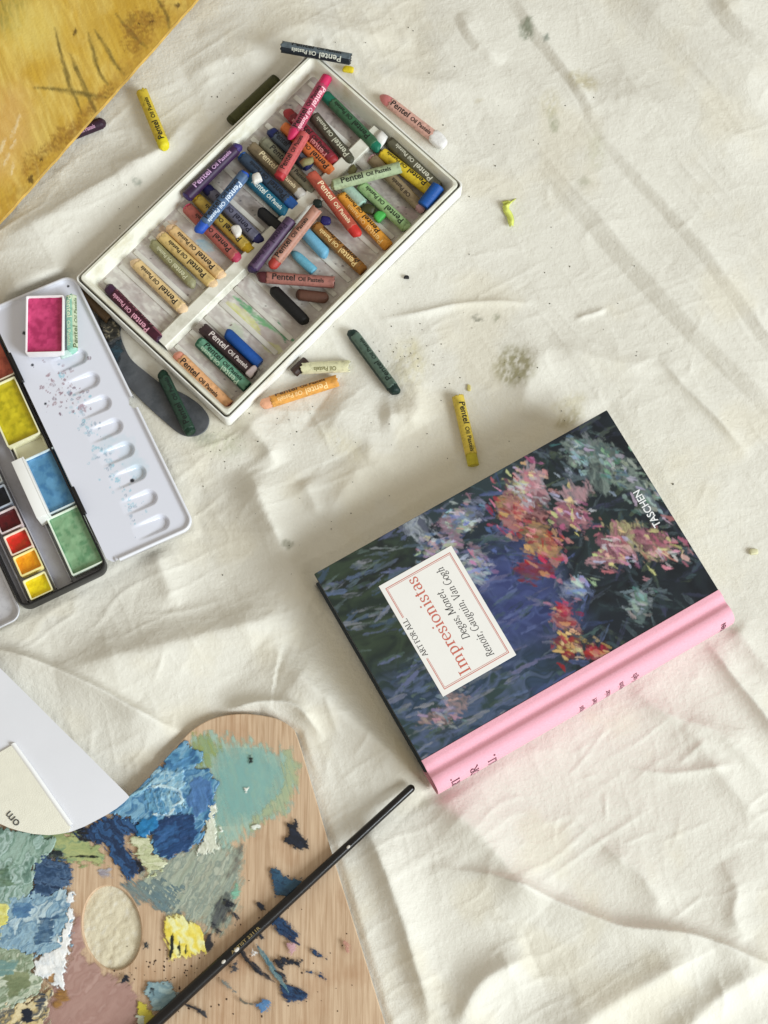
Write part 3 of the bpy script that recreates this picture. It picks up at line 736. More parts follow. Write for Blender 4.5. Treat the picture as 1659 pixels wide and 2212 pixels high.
    for pts, cols in (([(1100, 720), (1125, 728), (1142, 705), (1146, 760), (1178, 790), (1186, 820), (1150, 826), (1092, 792), (1112, 760)], K),
                      ([(1040, 905), (1072, 900), (1090, 930), (1162, 940), (1166, 965), (1112, 1006), (1060, 1000), (1046, 962)], [(34, 72, 104), (44, 88, 118), (28, 58, 86)]),
                      ([(1052, 1082), (1085, 1085), (1152, 1150), (1130, 1182), (1080, 1140), (1050, 1112)], NB),
                      ([(1075, 1345), (1110, 1345), (1182, 1378), (1170, 1404), (1112, 1412), (1092, 1395)], NB),
                      ([(1085, 1240), (1160, 1255), (1150, 1275), (1100, 1265), (1082, 1285), (1070, 1265)], K),
                      ([(1195, 1208), (1215, 1215), (1256, 1244), (1225, 1235)], NB), ([(1175, 1295), (1225, 1298), (1252, 1325), (1215, 1312)], NB),
                      ([(985, 1420), (1015, 1402), (1036, 1415), (1030, 1440), (1000, 1450)], [(70, 122, 178), (90, 140, 190)]),
                      ([(1106, 1185), (1138, 1182), (1142, 1215), (1118, 1225)], [(206, 160, 166), (190, 140, 150)]),
                      ([(990, 1032), (1008, 1030), (1018, 1058), (1000, 1056)], K), ([(860, 1020), (880, 1015), (905, 1035), (875, 1045)], K),
                      ([(895, 1260), (912, 1255), (910, 1295), (890, 1298)], [(70, 68, 74)]), ([(475, 1310), (500, 1300), (490, 1330), (470, 1335)], K),
                      ([(550, 1180), (568, 1182), (572, 1200), (556, 1204)], [(50, 58, 62)]), ([(815, 1105), (835, 1120), (856, 1150), (830, 1138)], K),
                      ([(990, 1140), (1012, 1155), (1030, 1162), (1004, 1168)], K), ([(760, 1440), (790, 1446), (800, 1474), (772, 1462)], [(60, 60, 66)]),
                      ([(1325, 1180), (1345, 1185), (1340, 1220), (1326, 1215)], [(196, 140, 120)]), ([(970, 1205), (985, 1222), (970, 1232)], [(226, 222, 220)])):
        daub(pts, cols, .5, 'paint_splash', pad=5, step=1.3, edge=4.5, escale=7, fine=2.2, stretch=5, ang=rng.uniform(20, 60))
    for pts, w, cols in (([(925, 1205), (960, 1260), (1010, 1305), (1055, 1335)], 5.5, K), ([(985, 1190), (1020, 1240), (1060, 1300), (1110, 1370)], 6, [(60, 110, 130), (120, 150, 150), (40, 80, 110)]),
                         ([(1060, 1130), (1120, 1170), (1150, 1190)], 5, NB), ([(1050, 1290), (1080, 1300), (1100, 1330)], 5, K), ([(880, 1050), (915, 1090), (905, 1118)], 2.4, K),
                         ([(845, 1320), (880, 1350), (905, 1372)], 3, [(120, 126, 122)]), ([(1140, 1360), (1180, 1385)], 3.2, NB), ([(1055, 1250), (1070, 1260), (1085, 1285)], 6, K),
                         ([(920, 1395), (945, 1415), (970, 1420)], 2.4, [(110, 104, 92)]), ([(700, 1418), (745, 1430), (780, 1450)], 2.2, K)):
        daub(pts, cols, .5, 'paint_splash', pad=4, step=1.3, line=w, edge=2.5, dry=.2)
    # a scatter of fleck on the wood
    bm = bmesh.new(); r = random.Random(4)
    for i in range(120):
        if r.random() < .6: x, y = r.gauss(680, 85), r.gauss(1290, 60)
        else: x, y = r.uniform(560, 1380), r.uniform(900, 1490)
        if y < 1100 and x < 900: continue
        u, v = q4([(x, y)])[0]
        if float(polysd(np.array([u]), np.array([v]), edge)[0]) > -6: continue
        c = P(u, v, ZB1) - o
        rr = r.uniform(.0002, .0006)
        vsx = [bm.verts.new((c.x + rr * r.uniform(.6, 1.2) * math.cos(k * 1.0472), c.y + rr * r.uniform(.6, 1.4) * math.sin(k * 1.0472), ZB1 - o.z + .00022)) for k in range(6)]
        tp = bm.verts.new((c.x, c.y, ZB1 - o.z + .0004))
        for k in range(6): bm.faces.new((vsx[k], vsx[(k + 1) % 6], tp))
    f = from_bm('paint_flecks', bm, mat((74, 52, 38), .6), root); f['kind'] = 'stuff'
palette()

# ---------------------------------------------------------------- sheets at the left edge
def dome(name, outl, zf, thick, m, parent, o, zc):
    n = len(outl); cu = sum(p[0] for p in outl) / n; cv = sum(p[1] for p in outl) / n
    ks = (1.0, .985, .95, .88, .75, .5, .25)
    V = []; F = []
    for side, dz in ((1, 0.0), (-1, -thick)):
        b0 = len(V)
        for k in ks:
            for u, v in outl:
                uu, vv = cu + (u - cu) * k, cv + (v - cv) * k
                p = P(uu, vv, zc); V.append((p.x - o.x, p.y - o.y, zc - o.z + zf(uu, vv, k) + dz))
        p = P(cu, cv, zc); V.append((p.x - o.x, p.y - o.y, zc - o.z + zf(cu, cv, 0) + dz)); ce = len(V) - 1
        for r_ in range(len(ks) - 1):
            for i in range(n):
                j = (i + 1) % n
                q = (b0 + r_ * n + i, b0 + r_ * n + j, b0 + (r_ + 1) * n + j, b0 + (r_ + 1) * n + i)
                F.append(q if side > 0 else q[::-1])
        for i in range(n):
            q = (b0 + (len(ks) - 1) * n + i, b0 + (len(ks) - 1) * n + (i + 1) % n, ce)
            F.append(q if side > 0 else q[::-1])
        if side > 0: first = b0
        else: second = b0
    for i in range(n):
        j = (i + 1) % n
        F.append((first + i, second + i, second + j, first + j))
    ob = mesh(name, V, F, m, parent)
    bm = bmesh.new(); bm.from_mesh(ob.data); bmesh.ops.recalc_face_normals(bm, faces=bm.faces); bm.to_mesh(ob.data); bm.free()
    return sharp(ob, 50)
def resample(pts, closed=True, step=14):
    out = []; m = len(pts)
    for i in range(m if closed else m - 1):
        a, b_ = pts[i], pts[(i + 1) % m]
        k = max(1, int(math.dist(a, b_) / step))
        for j in range(k): out.append((a[0] + (b_[0] - a[0]) * j / k, a[1] + (b_[1] - a[1]) * j / k))
    return out

# --- lettering
def text_mesh(s, width=None, cap=None, bold=0.0):
    cu = bpy.data.curves.new('t', 'FONT'); cu.body = s; cu.size = 1.0; cu.offset = bold; cu.resolution_u = 3
    ob = bpy.data.objects.new('t', cu); C.objects.link(ob)
    dg = bpy.context.evaluated_depsgraph_get(); dg.update()
    me = bpy.data.meshes.new_from_object(ob.evaluated_get(dg))
    V = [Vector(v.co) for v in me.vertices]; F = [tuple(p.vertices) for p in me.polygons]
    bpy.data.objects.remove(ob); bpy.data.curves.remove(cu); bpy.data.meshes.remove(me)
    x0 = min(v.x for v in V); x1 = max(v.x for v in V)
    V = [Vector((v.x - x0, v.y, 0)) for v in V]
    w = x1 - x0
    sx = width / w if width else 1.0
    sy = cap / 0.70 if cap else sx
    return [Vector((v.x * sx, v.y * sy, 0)) for v in V], F
def flat_text(name, s, origin, rdir, updir, width, cap, z, m, parent, bold=0.0):
    V, F = text_mesh(s, width, cap, bold)
    return mesh(name, [origin + rdir * v.x + updir * v.y + Vector((0, 0, z)) for v in V], F, m, parent, smooth=False)

INK = mat((34, 32, 30), .6, .1, 300, 0)
def papers():
    zc = 0.0120
    o = P(60, 1650, 0.009)
    W = mat((226, 227, 234), .55, .012, 60, .05, key='paper', bscale=900)
    root = thing('paper_sheet', 'smooth bright white paper sheet with rounded lower edge lying over the palette', 'paper', (o.x, o.y, 0.0066))
    o = Vector((o.x, o.y, 0.0066))
    outl = [(-300, 1140), (0, 1443), (79, 1521), (128, 1570), (178.6, 1619.5), (230, 1671), (272, 1713), (279, 1721), (268, 1732), (252, 1745), (232, 1758), (208, 1771), (181, 1785), (152.8, 1796), (128, 1801), (105, 1803.5), (72, 1801), (39.7, 1794), (18, 1787), (0, 1779), (-60, 1752), (-200, 1660), (-460, 1420)]
    outl = resample(outl)
    def zf(u, v, k):
        d = max(0.0, (u * .42 + v * .91) - 1560) / 250.0
        return -0.0042 * min(1.1, d) ** 2.2
    dome('sheet', outl, zf, .0009, W, root, o, zc)
    CR = mat((233, 230, 215), .8, .03, 200, .35, key='cream', bscale=1500)
    c = thing('cream_card', 'textured cream paper card with printed letters on top of the white sheet', 'card', (o.x, o.y, 0.0066))
    edge = [(-260, 1760), (0, 1625.5), (27.8, 1609.6), (60, 1655), (100, 1712), (140, 1768), (152.8, 1789), (148, 1797), (128, 1801.5), (105, 1804), (72, 1801.5), (39.7, 1794.5), (18, 1787.5), (0, 1779.5), (-60, 1752.5), (-200, 1790)]
    edge = [(-150, 1690), (0, 1625.5), (27.8, 1609.6), (60, 1655), (100, 1712), (140, 1768), (152.8, 1787), (148, 1796), (128, 1801.5), (105, 1804), (72, 1801.5), (39.7, 1794.5), (18, 1787.5), (0, 1779.5), (-60, 1752.5), (-130, 1712)]
    dome('card', resample(edge), lambda u, v, k: zf(u, v, k) + .0012, .0010, CR, c, o, zc)
    # raised white fold along the card
    V = []; F = []
    path = [(24, 1609), (62, 1661), (102, 1719), (142, 1776), (155, 1794)]
    path = resample(path, False, 10)
    for i, (u, v) in enumerate(path):
        p = P(u, v, zc); zz = zc - o.z + zf(u, v, 1) + .0012
        q = P(u + 9, v - 5, zc); h = (p + q) / 2
        for (pt, dz) in ((p, 0), (p * .7 + q * .3, .0006), (p * .3 + q * .7, .0006), (q, -.0010)):
            V.append((pt.x - o.x, pt.y - o.y, zz + dz))
        if i:
            a = (i - 1) * 4
            for k in range(3): F.append((a + k, a + k + 1, a + 5 + k, a + 4 + k))
    mesh('folded_edge', V, F, mat((240, 240, 240), .6, .01, 60, .05), c)
    r = (P(14, 1771, zc) - P(35, 1796, zc)); r.normalize()
    up = Vector((-r.y, r.x, 0))
    org = P(33, 1788, zc) - o; org.z = 0
    V, F = text_mesh('om', .0088, .0052)
    VV = []
    for v in V:
        p = org + r * v.x + up * (v.y - .004)
        uu, vv = UV(p.x + o.x, p.y + o.y, zc)
        VV.append((p.x, p.y, zc - o.z + zf(uu, vv, 1) + .0016))
    mesh('lettering', VV, F, mat((60, 62, 62), .7, .1, 300, 0), c, smooth=False)
papers()

# ---------------------------------------------------------------- the book
SER = {}
def arc(cx, cy, rx, ry, a0, a1, n=14):
    return [(cx + rx * math.cos(math.radians(a0 + (a1 - a0) * i / n)), cy + ry * math.sin(math.radians(a0 + (a1 - a0) * i / n))) for i in range(n + 1)]
def sf(x, y, w=.2): return [(x - w / 2, y), (x + w / 2, y)]
def Vs(x, a, b_): return [(x, a), (x, b_)]
X_, K_ = .46, .68
SER.update({
 'I': (.36, [Vs(.18, 0, K_), sf(.18, .016, .26), sf(.18, K_ - .016, .26)]),
 'm': (.86, [Vs(.14, 0, X_), [(.14, .33)] + arc(.28, .30, .14, .15, 130, 0, 8) + [(.42, 0)], [(.42, .33)] + arc(.57, .30, .14, .15, 130, 0, 8) + [(.71, 0)], sf(.14, .014), sf(.42, .014), sf(.71, .014), [(.04, X_ - .03), (.14, X_ - .01)]]),
 'n': (.58, [Vs(.14, 0, X_), [(.14, .33)] + arc(.28, .30, .14, .15, 130, 0, 8) + [(.42, 0)], sf(.14, .014), sf(.42, .014), [(.04, X_ - .03), (.14, X_ - .01)]]),
 'h': (.58, [Vs(.14, 0, .72), [(.14, .33)] + arc(.28, .30, .14, .15, 130, 0, 8) + [(.42, 0)], sf(.14, .014), sf(.42, .014), [(.04, .69), (.14, .71)]]),
 'u': (.58, [[(.13, X_), (.13, .14)] + arc(.27, .14, .14, .14, 180, 310, 8), Vs(.44, 0, X_), [(.04, X_ - .01), (.13, X_ - .01)], [(.35, X_ - .01), (.44, X_ - .01)], sf(.49, .014, .1)]),
 'p': (.54, [Vs(.14, -.22, X_), arc(.27, .23, .18, .23, 135, -135, 14), sf(.14, -.21, .22), [(.04, X_ - .03), (.14, X_ - .01)]]),
 'r': (.40, [Vs(.14, 0, X_), [(.14, .32)] + arc(.28, .33, .12, .12, 140, 50, 5), [(.33, .44), (.36, .38)], sf(.15, .014, .22), [(.04, X_ - .03), (.14, X_ - .01)]]),
 'e': (.47, [arc(.24, .23, .19, .23, 5, 315, 18), [(.06, .25), (.42, .25)]]),
 's': (.39, [[(.31, .35), (.27, .44), (.18, .46), (.09, .42), (.07, .34), (.12, .27), (.24, .21), (.31, .15), (.31, .07), (.24, .01), (.15, 0), (.07, .04), (.05, .13)]]),
 'i': (.29, [Vs(.15, 0, X_), Vs(.15, .60, .69), sf(.15, .014), [(.05, X_ - .03), (.15, X_ - .01)]]),
 'o': (.50, [arc(.25, .23, .2, .23, 90, 450, 22)]),
 't': (.34, [[(.15, .6), (.15, .1)] + arc(.22, .09, .07, .09, 180, 300, 6), [(.04, X_ - .015), (.30, X_ - .015)]]),
 'a': (.47, [arc(.22, .32, .13, .13, 150, 0, 8) + [(.35, .06), (.42, .02)], arc(.2, .13, .14, .13, 60, 400, 14)]),
 'g': (.48, [arc(.21, .3, .14, .16, 90, 450, 16), arc(.22, -.1, .18, .11, 90, 450, 16), [(.13, .16), (.09, .08), (.2, .01)], [(.3, .43), (.42, .45)]]),
 'A': (.62, [[(.04, 0), (.30, K_)], [(.30, K_), (.57, 0)], [(.13, .22), (.47, .22)], sf(.05, .014, .18), sf(.56, .014, .2)]),
 'R': (.58, [Vs(.14, 0, K_), [(.05, K_ - .016), (.27, K_ - .016)] + arc(.27, .51, .16, .155, 90, -90, 10) + [(.14, .355)], [(.28, .355), (.52, .01)], sf(.14, .014, .2), sf(.53, .014, .1)]),
 'T': (.56, [Vs(.28, 0, K_), [(.04, K_ - .016), (.52, K_ - .016)], sf(.28, .014, .2), Vs(.05, .58, K_), Vs(.51, .58, K_)]),
 'F': (.50, [Vs(.14, 0, K_), [(.05, K_ - .016), (.46, K_ - .016)], [(.14, .36), (.36, .36)], sf(.14, .014, .22), Vs(.45, .58, K_)]),
 'O': (.68, [arc(.34, .34, .29, .35, 90, 450, 24)]),
 'L': (.50, [Vs(.14, 0, K_), [(.05, .016), (.46, .016)], sf(.14, K_ - .016, .2), Vs(.45, 0, .13)]),
 'D': (.66, [Vs(.14, 0, K_), [(.05, K_ - .016), (.26, K_ - .016)] + arc(.26, .34, .33, .325, 90, -90, 14) + [(.05, .016)]]),
 'M': (.84, [Vs(.11, 0, K_), Vs(.72, 0, K_), [(.11, K_), (.41, .06)], [(.41, .06), (.72, K_)], sf(.11, .014, .18), sf(.72, .014, .2), sf(.07, K_ - .016, .1), sf(.76, K_ - .016, .1)]),
 'G': (.68, [arc(.36, .34, .3, .35, 50, 325, 20), Vs(.60, .06, .3), sf(.59, .3, .2)]),
 'V': (.62, [[(.05, K_), (.31, 0)], [(.31, 0), (.57, K_)], sf(.06, K_ - .016, .2), sf(.56, K_ - .016, .18)]),
 ',': (.2, [[(.1, .07), (.1, 0), (.05, -.11)]]), ' ': (.24, []),
})
def serif_mesh(s, thick=.082, thin=.034, slant=0.0):
    V = []; F = []; x = 0.0; lay = 0
    for chx in s:
        adv, strokes = SER[chx]
        for k, st in enumerate(strokes):
            b0 = len(V)
            for i, (px, py) in enumerate(st):
                a = st[max(0, i - 1)]; c = st[min(len(st) - 1, i + 1)]
                dx, dy = c[0] - a[0], c[1] - a[1]; l = math.hypot(dx, dy) or 1
                w = (thin + (thick - thin) * (abs(dy) / l) ** 1.5) / 2
                nx, ny = -dy / l * w, dx / l * w
                for sg in (1, -1):
                    yy = py + sg * ny
                    V.append(Vector((x + px + sg * nx + slant * yy, yy, k * 1.0)))
                if i: F.append((b0 + 2 * i - 2, b0 + 2 * i - 1, b0 + 2 * i + 1, b0 + 2 * i))
        x += adv
    return V, F, x
def book():
    t = 0.031; th = 0.0024
    L = P(681.4, 1238.7, t); T = P(1312.3, 882.7, t); Pl = P(907, 1643, t); Pr = P(1551, 1275.5, t)
    ex = ((T - L).normalized() + (Pr - Pl).normalized()).normalized()
    ey = Vector((ex.y, -ex.x, 0))            # toward the spine
    ln = ((T - L).length + (Pr - Pl).length) / 2
    wp = ((Pl - L).dot(ey) + (Pr - T).dot(ey)) / 2
    mid = (L + T + Pl + Pr) / 4
    org = mid - ex * ln / 2 - ey * wp / 2
    rz = math.atan2(ex.y, ex.x)
    root = thing('book', 'thick hardback art book with pink cloth spine and dark painterly cover', 'book', (org.x, org.y, 0.0008), (0, 0, rz))
    # local: x along the spine, y = -ey (spine at negative y)
    z0 = 0.0008; H = t - z0
    k = wp / 463.0
    yg0, yg1, ysh, yend = -480 * k, -495 * k, -507 * k, -538 * k
    m_dark = mat((40, 50, 58), .4, .1, 200, .05)
    # page block
    PG = mat((232, 226, 208), .8, .05, 80, 0)
    bm = bmesh.new()
    n = 26
    for i in range(n):
        za = th + .0002 + (H - 2 * th - .0004) * i / n; zb = th + .0002 + (H - 2 * th - .0004) * (i + 1) / n
        d = 0.00012 * (i % 2) + rng.uniform(0, .00012)
        bmesh.ops.create_cube(bm, size=1.0, matrix=Matrix.Translation(((ln) / 2, (yg1 - .003) / 2, (za + zb) / 2)) @ Matrix.Diagonal((ln - .007 - 2 * d, abs(yg1) - .003 - 2 * d, zb - za - .00002, 1)))
    from_bm('page_block', bm, PG, root)
    # boards
    yb = -wp
    box('front_board', 0, ln, yg0 + .0005, 0, H - th, H - .0003, m_dark, root, .0007)
    box('back_board', 0, ln, yg0, 0, 0, th, m_dark, root, .0007)
    # printed cover picture: abstract dabs in the cover's colours
    nx, ny = 430, 300
    X, Y = np.meshgrid(np.linspace(.0003, ln - .0003, nx), np.linspace(-.0003, yb, ny))
    u = X * 3000; v = -Y * 3000
    W_, H_ = ln * 3000, wp * 3000
    c = Canvas(u, v, (32, 42, 52))
    A_ = [(-50, -50), (W_ + 50, -50), (W_ + 50, H_ + 50), (-50, H_ + 50)]
    c.poly(A_, [(26, 34, 44), (36, 48, 58), (24, 30, 36), (44, 58, 64)], ang=5, fine=14, stretch=4)
    r = random.Random(12)
    c.poly([(-50, -50), (W_ * .3, -50), (W_ * .22, H_ * .7), (-50, H_ * .6)], [(34, 46, 42), (52, 66, 52), (30, 38, 38)], soft=50, ang=5, fine=10, stretch=5)
    c.poly([(-50, H_ * .6), (W_ * .45, H_ * .65), (W_ * .5, H_ + 50), (-50, H_ + 50)], [(52, 70, 96), (40, 58, 74), (76, 90, 118), (46, 64, 66)], soft=50, ang=4, fine=8, stretch=6)
    c.poly([(W_ * .38, H_ * .3), (W_ * .62, H_ * .35), (W_ * .6, H_ * .8), (W_ * .36, H_ * .75)], [(54, 64, 112), (72, 84, 134), (44, 54, 96)], soft=40, ang=60, fine=9, stretch=5, alpha=.9)
    c.poly([(W_ * .7, -50), (W_ + 50, -50), (W_ + 50, H_ + 50), (W_ * .72, H_ + 50)], [(18, 24, 32), (28, 36, 44), (34, 46, 46)], soft=60, ang=70, fine=10, stretch=4, alpha=.9)
    for i in range(560):
        x, y = r.uniform(0, W_), r.uniform(0, H_)
        fx = x / W_
        if fx < .35: pal = [(66, 84, 76), (88, 104, 100), (40, 52, 54), (92, 108, 142), (64, 84, 112), (130, 132, 140), (96, 104, 140)]
        elif fx < .65: pal = [(66, 80, 126), (92, 104, 150), (48, 60, 92), (70, 92, 92), (110, 108, 140), (40, 56, 60)]
        else: pal = [(36, 50, 54), (60, 78, 84), (90, 104, 112), (24, 32, 40), (74, 86, 70), (56, 60, 84)]
        a = math.radians(r.gauss(4, 14) if fx < .5 else r.gauss(45, 45)); l = r.uniform(9, 30)
        m = (np.abs(u - x) < 46) & (np.abs(v - y) < 46)
        sub = Canvas(u[m], v[m], (0, 0, 0)); sub.col = c.col[m]; sub.seed = i * 13
        sub.line([(x - l * math.cos(a), y - l * math.sin(a)), (x + l * math.cos(a), y + l * math.sin(a))], r.uniform(1.4, 4.5), [r.choice(pal), r.choice(pal)], soft=1.5, alpha=r.uniform(.5, .95), dry=.35, edge=2)
        c.col[m] = sub.col
    # looser clusters of light and warm dabs, scattered
    clusters = [(.36, .18, 46, 0), (.29, .30, 36, 1), (.47, .10, 34, 0), (.60, .22, 50, 2), (.68, .12, 44, 3), (.63, .42, 48, 2), (.74, .36, 44, 3), (.80, .60, 46, 3), (.92, .70, 48, 3), (.86, .14, 46, 1),
                (.93, .26, 44, 1), (.66, .66, 26, 0), (.57, .74, 24, 2), (.53, .90, 30, 4), (.60, .97, 22, 2), (.78, .86, 28, 1), (.43, .36, 34, 0), (.12, .86, 30, 5), (.20, .70, 30, 5), (.97, .45, 24, 1)]
    cp = [[(150, 160, 196), (112, 130, 178), (170, 182, 160), (196, 206, 216), (178, 140, 160)], [(112, 136, 136), (150, 168, 160), (84, 108, 110), (170, 180, 190)], [(166, 40, 58), (190, 78, 96), (140, 28, 46), (206, 140, 140), (206, 160, 110)],
          [(196, 128, 146), (222, 170, 180), (170, 96, 118), (204, 200, 214), (214, 206, 150)], [(214, 180, 100), (176, 46, 54), (226, 206, 150), (150, 38, 46), (120, 60, 70)], [(150, 150, 160), (180, 150, 150), (120, 130, 150)]]
    for fx, fy, rad, pi_ in clusters:
        m = (np.abs(u - fx * W_) < rad * 2.4) & (np.abs(v - fy * H_) < rad * 2.4)
        sub = Canvas(u[m], v[m], (0, 0, 0)); sub.col = c.col[m]; sub.seed = int(fx * 991)
        for q in range(3):
            ox, oy = r.gauss(0, rad * .35), r.gauss(0, rad * .35)
            c1, c2 = r.choice(cp[pi_]), r.choice(cp[pi_])
            sub.poly(blob(fx * W_ + ox, fy * H_ + oy, rad * r.uniform(.5, .8), rad * r.uniform(.3, .5), r.gauss(60, 30)), [tuple(int(k * .62 + 14) for k in c1), tuple(int(k * .8 + 8) for k in c2), tuple(int(k * .5 + 16) for k in c1)], soft=5, edge=9, ang=r.gauss(60, 25), stretch=4, fine=4, alpha=.85, dry=.25)
        c.col[m] = sub.col
        for i in range(int(rad * 1.1)):
            x = fx * W_ + r.gauss(0, rad * .42); y = fy * H_ + r.gauss(0, rad * .42)
            a = math.radians(r.gauss(62 if fx > .5 else 40, 22)); l = r.uniform(3, 11)
            m = (np.abs(u - x) < 26) & (np.abs(v - y) < 26)
            if not m.any(): continue
            sub = Canvas(u[m], v[m], (0, 0, 0)); sub.col = c.col[m]; sub.seed = i * 29 + int(fx * 1000)
            col = r.choice(cp[pi_]); col = tuple(min(255, max(0, q + r.randint(-18, 18))) for q in col)
            sub.line([(x - l * math.cos(a), y - l * math.sin(a)), (x + r.uniform(-3, 3), y), (x + l * math.cos(a), y + l * math.sin(a))], r.uniform(1.3, 3.2), [col], soft=1.6, alpha=r.uniform(.4, .85), dry=.4, edge=2.5)
            c.col[m] = sub.col
    grid_attr('cover_picture', X, Y, np.full(X.shape, H), c.col, attr_mat('printed_cover', .38, bump=.05, bscale=2500, spec=.4), root)
    # pink spine cloth, one profile drawn along the book
    PK = mat((238, 174, 191), .75, .05, 900, .35, key='pink', bscale=2600, sheen=.1)
    zr = H + .00035
    prof = [(yb, H - .0002), (yb - .0002, zr), (yb * .4 + yg0 * .6, zr), (yg0 + .0008, zr - .0001)]
    for i in range(1, 9):
        f = i / 8; y = yg0 + .0008 + (ysh - yg0 - .0008) * f
        prof.append((y, zr - .0019 * math.sin(math.pi * f) ** 1.5 - .0004 * f))
    cz = H / 2; ry = abs(yend - ysh); rzv = zr - .0004 - cz
    for i in range(1, 17):
        a = math.pi / 2 - math.pi * i / 16
        prof.append((ysh - ry * abs(math.cos(a)) ** .75, cz + rzv * math.copysign(abs(math.sin(a)) ** .8, math.sin(a))))
    prof += [(yg0, .0002), (yg0 + .002, -.0001)]
    V = []; F = []
    xs = [-.0002, .0006] + [ln * i / 24 for i in range(1, 24)] + [ln - .0006, ln + .0002]
    for i, x in enumerate(xs):
        sh = .0004 if i in (0, len(xs) - 1) else 0
        for (y, z) in prof: V.append((x, y, z - sh * (1 if z > cz else -1)))
        if i:
            m_ = len(prof)
            for j in range(m_ - 1): F.append(((i - 1) * m_ + j, (i - 1) * m_ + j + 1, i * m_ + j + 1, i * m_ + j))
    sp = mesh('spine', V, F, PK, root)
    bm = bmesh.new(); bm.from_mesh(sp.data)
    bmesh.ops.solidify(bm, geom=list(bm.faces), thickness=.0006)
    bmesh.ops.recalc_face_normals(bm, faces=bm.faces); bm.to_mesh(sp.data); bm.free(); sharp(sp, 55)
    # title label
    def loc(u_, v_):
        d = P(u_, v_, t) - org
        return Vector((d.dot(ex), -d.dot(ey), H))
    c0 = loc(1114.3, 1412.8); c1 = loc(975.4, 1180); c2 = loc(818.6, 1264); c3 = loc(956.3, 1508.3)
    x0 = (c2.x + c3.x) / 2; x1 = (c0.x + c1.x) / 2; y0 = (c0.y + c3.y) / 2; y1 = (c1.y + c2.y) / 2
    lab = box('title_label', x0, x1, y0, y1, H + .00005, H + .0003, mat((240, 238, 234), .5, .01, 100, .05), root, .0001, 1)
    zt = H + .00036
    sx = (y1 - y0) / 468.0; sy = (x1 - x0) / 319.0
    # reading direction +y, letter tops toward -x
    lp = lambda s_, t_: (x1 - t_ * sy, y0 + s_ * sx)
    RED = mat((204, 108, 92), .5, .02, 100, 0); DK = mat((52, 50, 52), .5, .02, 100, 0)
    def bar(s0, t0, s1, t1, m):
        a, b_ = lp(s0, t0), lp(s1, t1)
        xa, xb = sorted((a[0], b_[0])); ya, yb_ = sorted((a[1], b_[1]))
        return [(xa, ya, zt), (xb, ya, zt), (xb, yb_, zt), (xa, yb_, zt)]
    V = []; F = []
    for s0, t0, s1, t1 in ((20, 18, 22.5, 301), (445.5, 18, 448, 301), (22.5, 18, 445.5, 20.5), (22.5, 298.5, 150, 301), (322, 298.5, 445.5, 301),
                           (26, 23, 27.4, 296), (440.6, 23, 442, 296), (27.4, 23, 440.6, 24.4), (27.4, 294.6, 150, 296), (322, 294.6, 440.6, 296)):
        V += bar(s0, t0, s1, t1, RED); F.append(tuple(range(len(V) - 4, len(V))))
    mesh('border', V, F, RED, lab, smooth=False)
    def put(s, s0, s1, tb, cap, m, name, slant=0., thick=.082, thin=.034, parent=None, zz=None):
        Vt, Ft, w = serif_mesh(s, thick, thin, slant)
        kx = (s1 - s0) / w; ky = cap / .68
        out = []
        for q in Vt:
            a = lp(s0 + q.x * kx, tb + q.y * ky); out.append((a[0], a[1], (zz or zt) + q.z * 2e-6))
        return mesh(name, out, Ft, m, parent or lab, smooth=False)
    put('Impresionistas', 30, 436, 176, 46, RED, 'title_lettering', 0, .095, .04)
    put('Degas, Monet,', 138, 344, 116, 29, DK, 'author_lettering', .22, .09, .042)
    put('Renoir, Gauguin, Van Gogh', 40, 416, 70, 29, DK, 'author_lettering', .22, .09, .042)
    put('ART FOR ALL', 160, 314, 288, 20, DK, 'series_lettering', 0, .10, .05)
    # publisher name in bold white on the cover
    a = loc(1428, 1134); b_ = loc(1379, 1058)
    d = (b_ - a); w = d.length
    flat_text('publisher_lettering', 'TASCHEN', Vector((a.x, a.y, 0)), Vector((0, 1, 0)), Vector((-1, 0, 0)), w, .0042, H + .00025, mat((236, 238, 240), .5, .01, 100, 0), root, .018)
    # rows of letters across the rounded spine
    m_ = len(prof)
    arcp = prof[12:12 + 17]
    cum = [0]
    for i in range(1, len(arcp)): cum.append(cum[-1] + math.dist(arcp[i - 1], arcp[i]))
    def on_spine(sv):
        sv = min(max(sv, 0), cum[-1] - 1e-6)
        for i in range(1, len(cum)):
            if sv <= cum[i]:
                f = (sv - cum[i - 1]) / (cum[i] - cum[i - 1])
                p, q = arcp[i - 1], arcp[i]
                n = Vector((q[1] - p[1], -(q[0] - p[0]))).normalized()
                if n.x > 0: n = -n
                return p[0] + (q[0] - p[0]) * f + n.x * .0002, p[1] + (q[1] - p[1]) * f + n.y * .0002
    INKP = mat((96, 40, 62), .6, .02, 100, 0)
    tot = cum[-1]
    def spine_row(s, x, cap, end, track=1.0):
        Vt, Ft, w = serif_mesh(s, .10, .05)
        out = []; kk = cap / .68
        for q in Vt:
            # the row reads up toward the front cover; letter tops toward the head of the book (-x)
            sv = end + (w - q.x) * kk * track
            y, z = on_spine(sv)
            out.append((x - q.y * kk, y, z + q.z * 2e-6))
        mesh('spine_lettering', out, Ft, INKP, sp, smooth=False)
    for s, fx in (('ART', .050), ('FOR', .113), ('ALL', .172)): spine_row(s, fx * ln + .004, .0050, .0036, 1.6)
    for s, fx, en in (('Degas', .470, .0052), ('Monet', .515, .0049), ('Renoir', .560, .0046), ('Gauguin', .605, .0042), ('Van Gogh', .652, .0036)): spine_row(s, fx * ln + .003, .0033, en)
    Vt, Ft = text_mesh('TASCHEN', .0190, .0030, .02)
    out = []
    for q in Vt:
        y, z = on_spine(.0050 + .0190 - q.x); out.append((.955 * ln + .003 - q.y, y, z))
    mesh('spine_lettering', out, Ft, INKP, sp, smooth=False)
book()

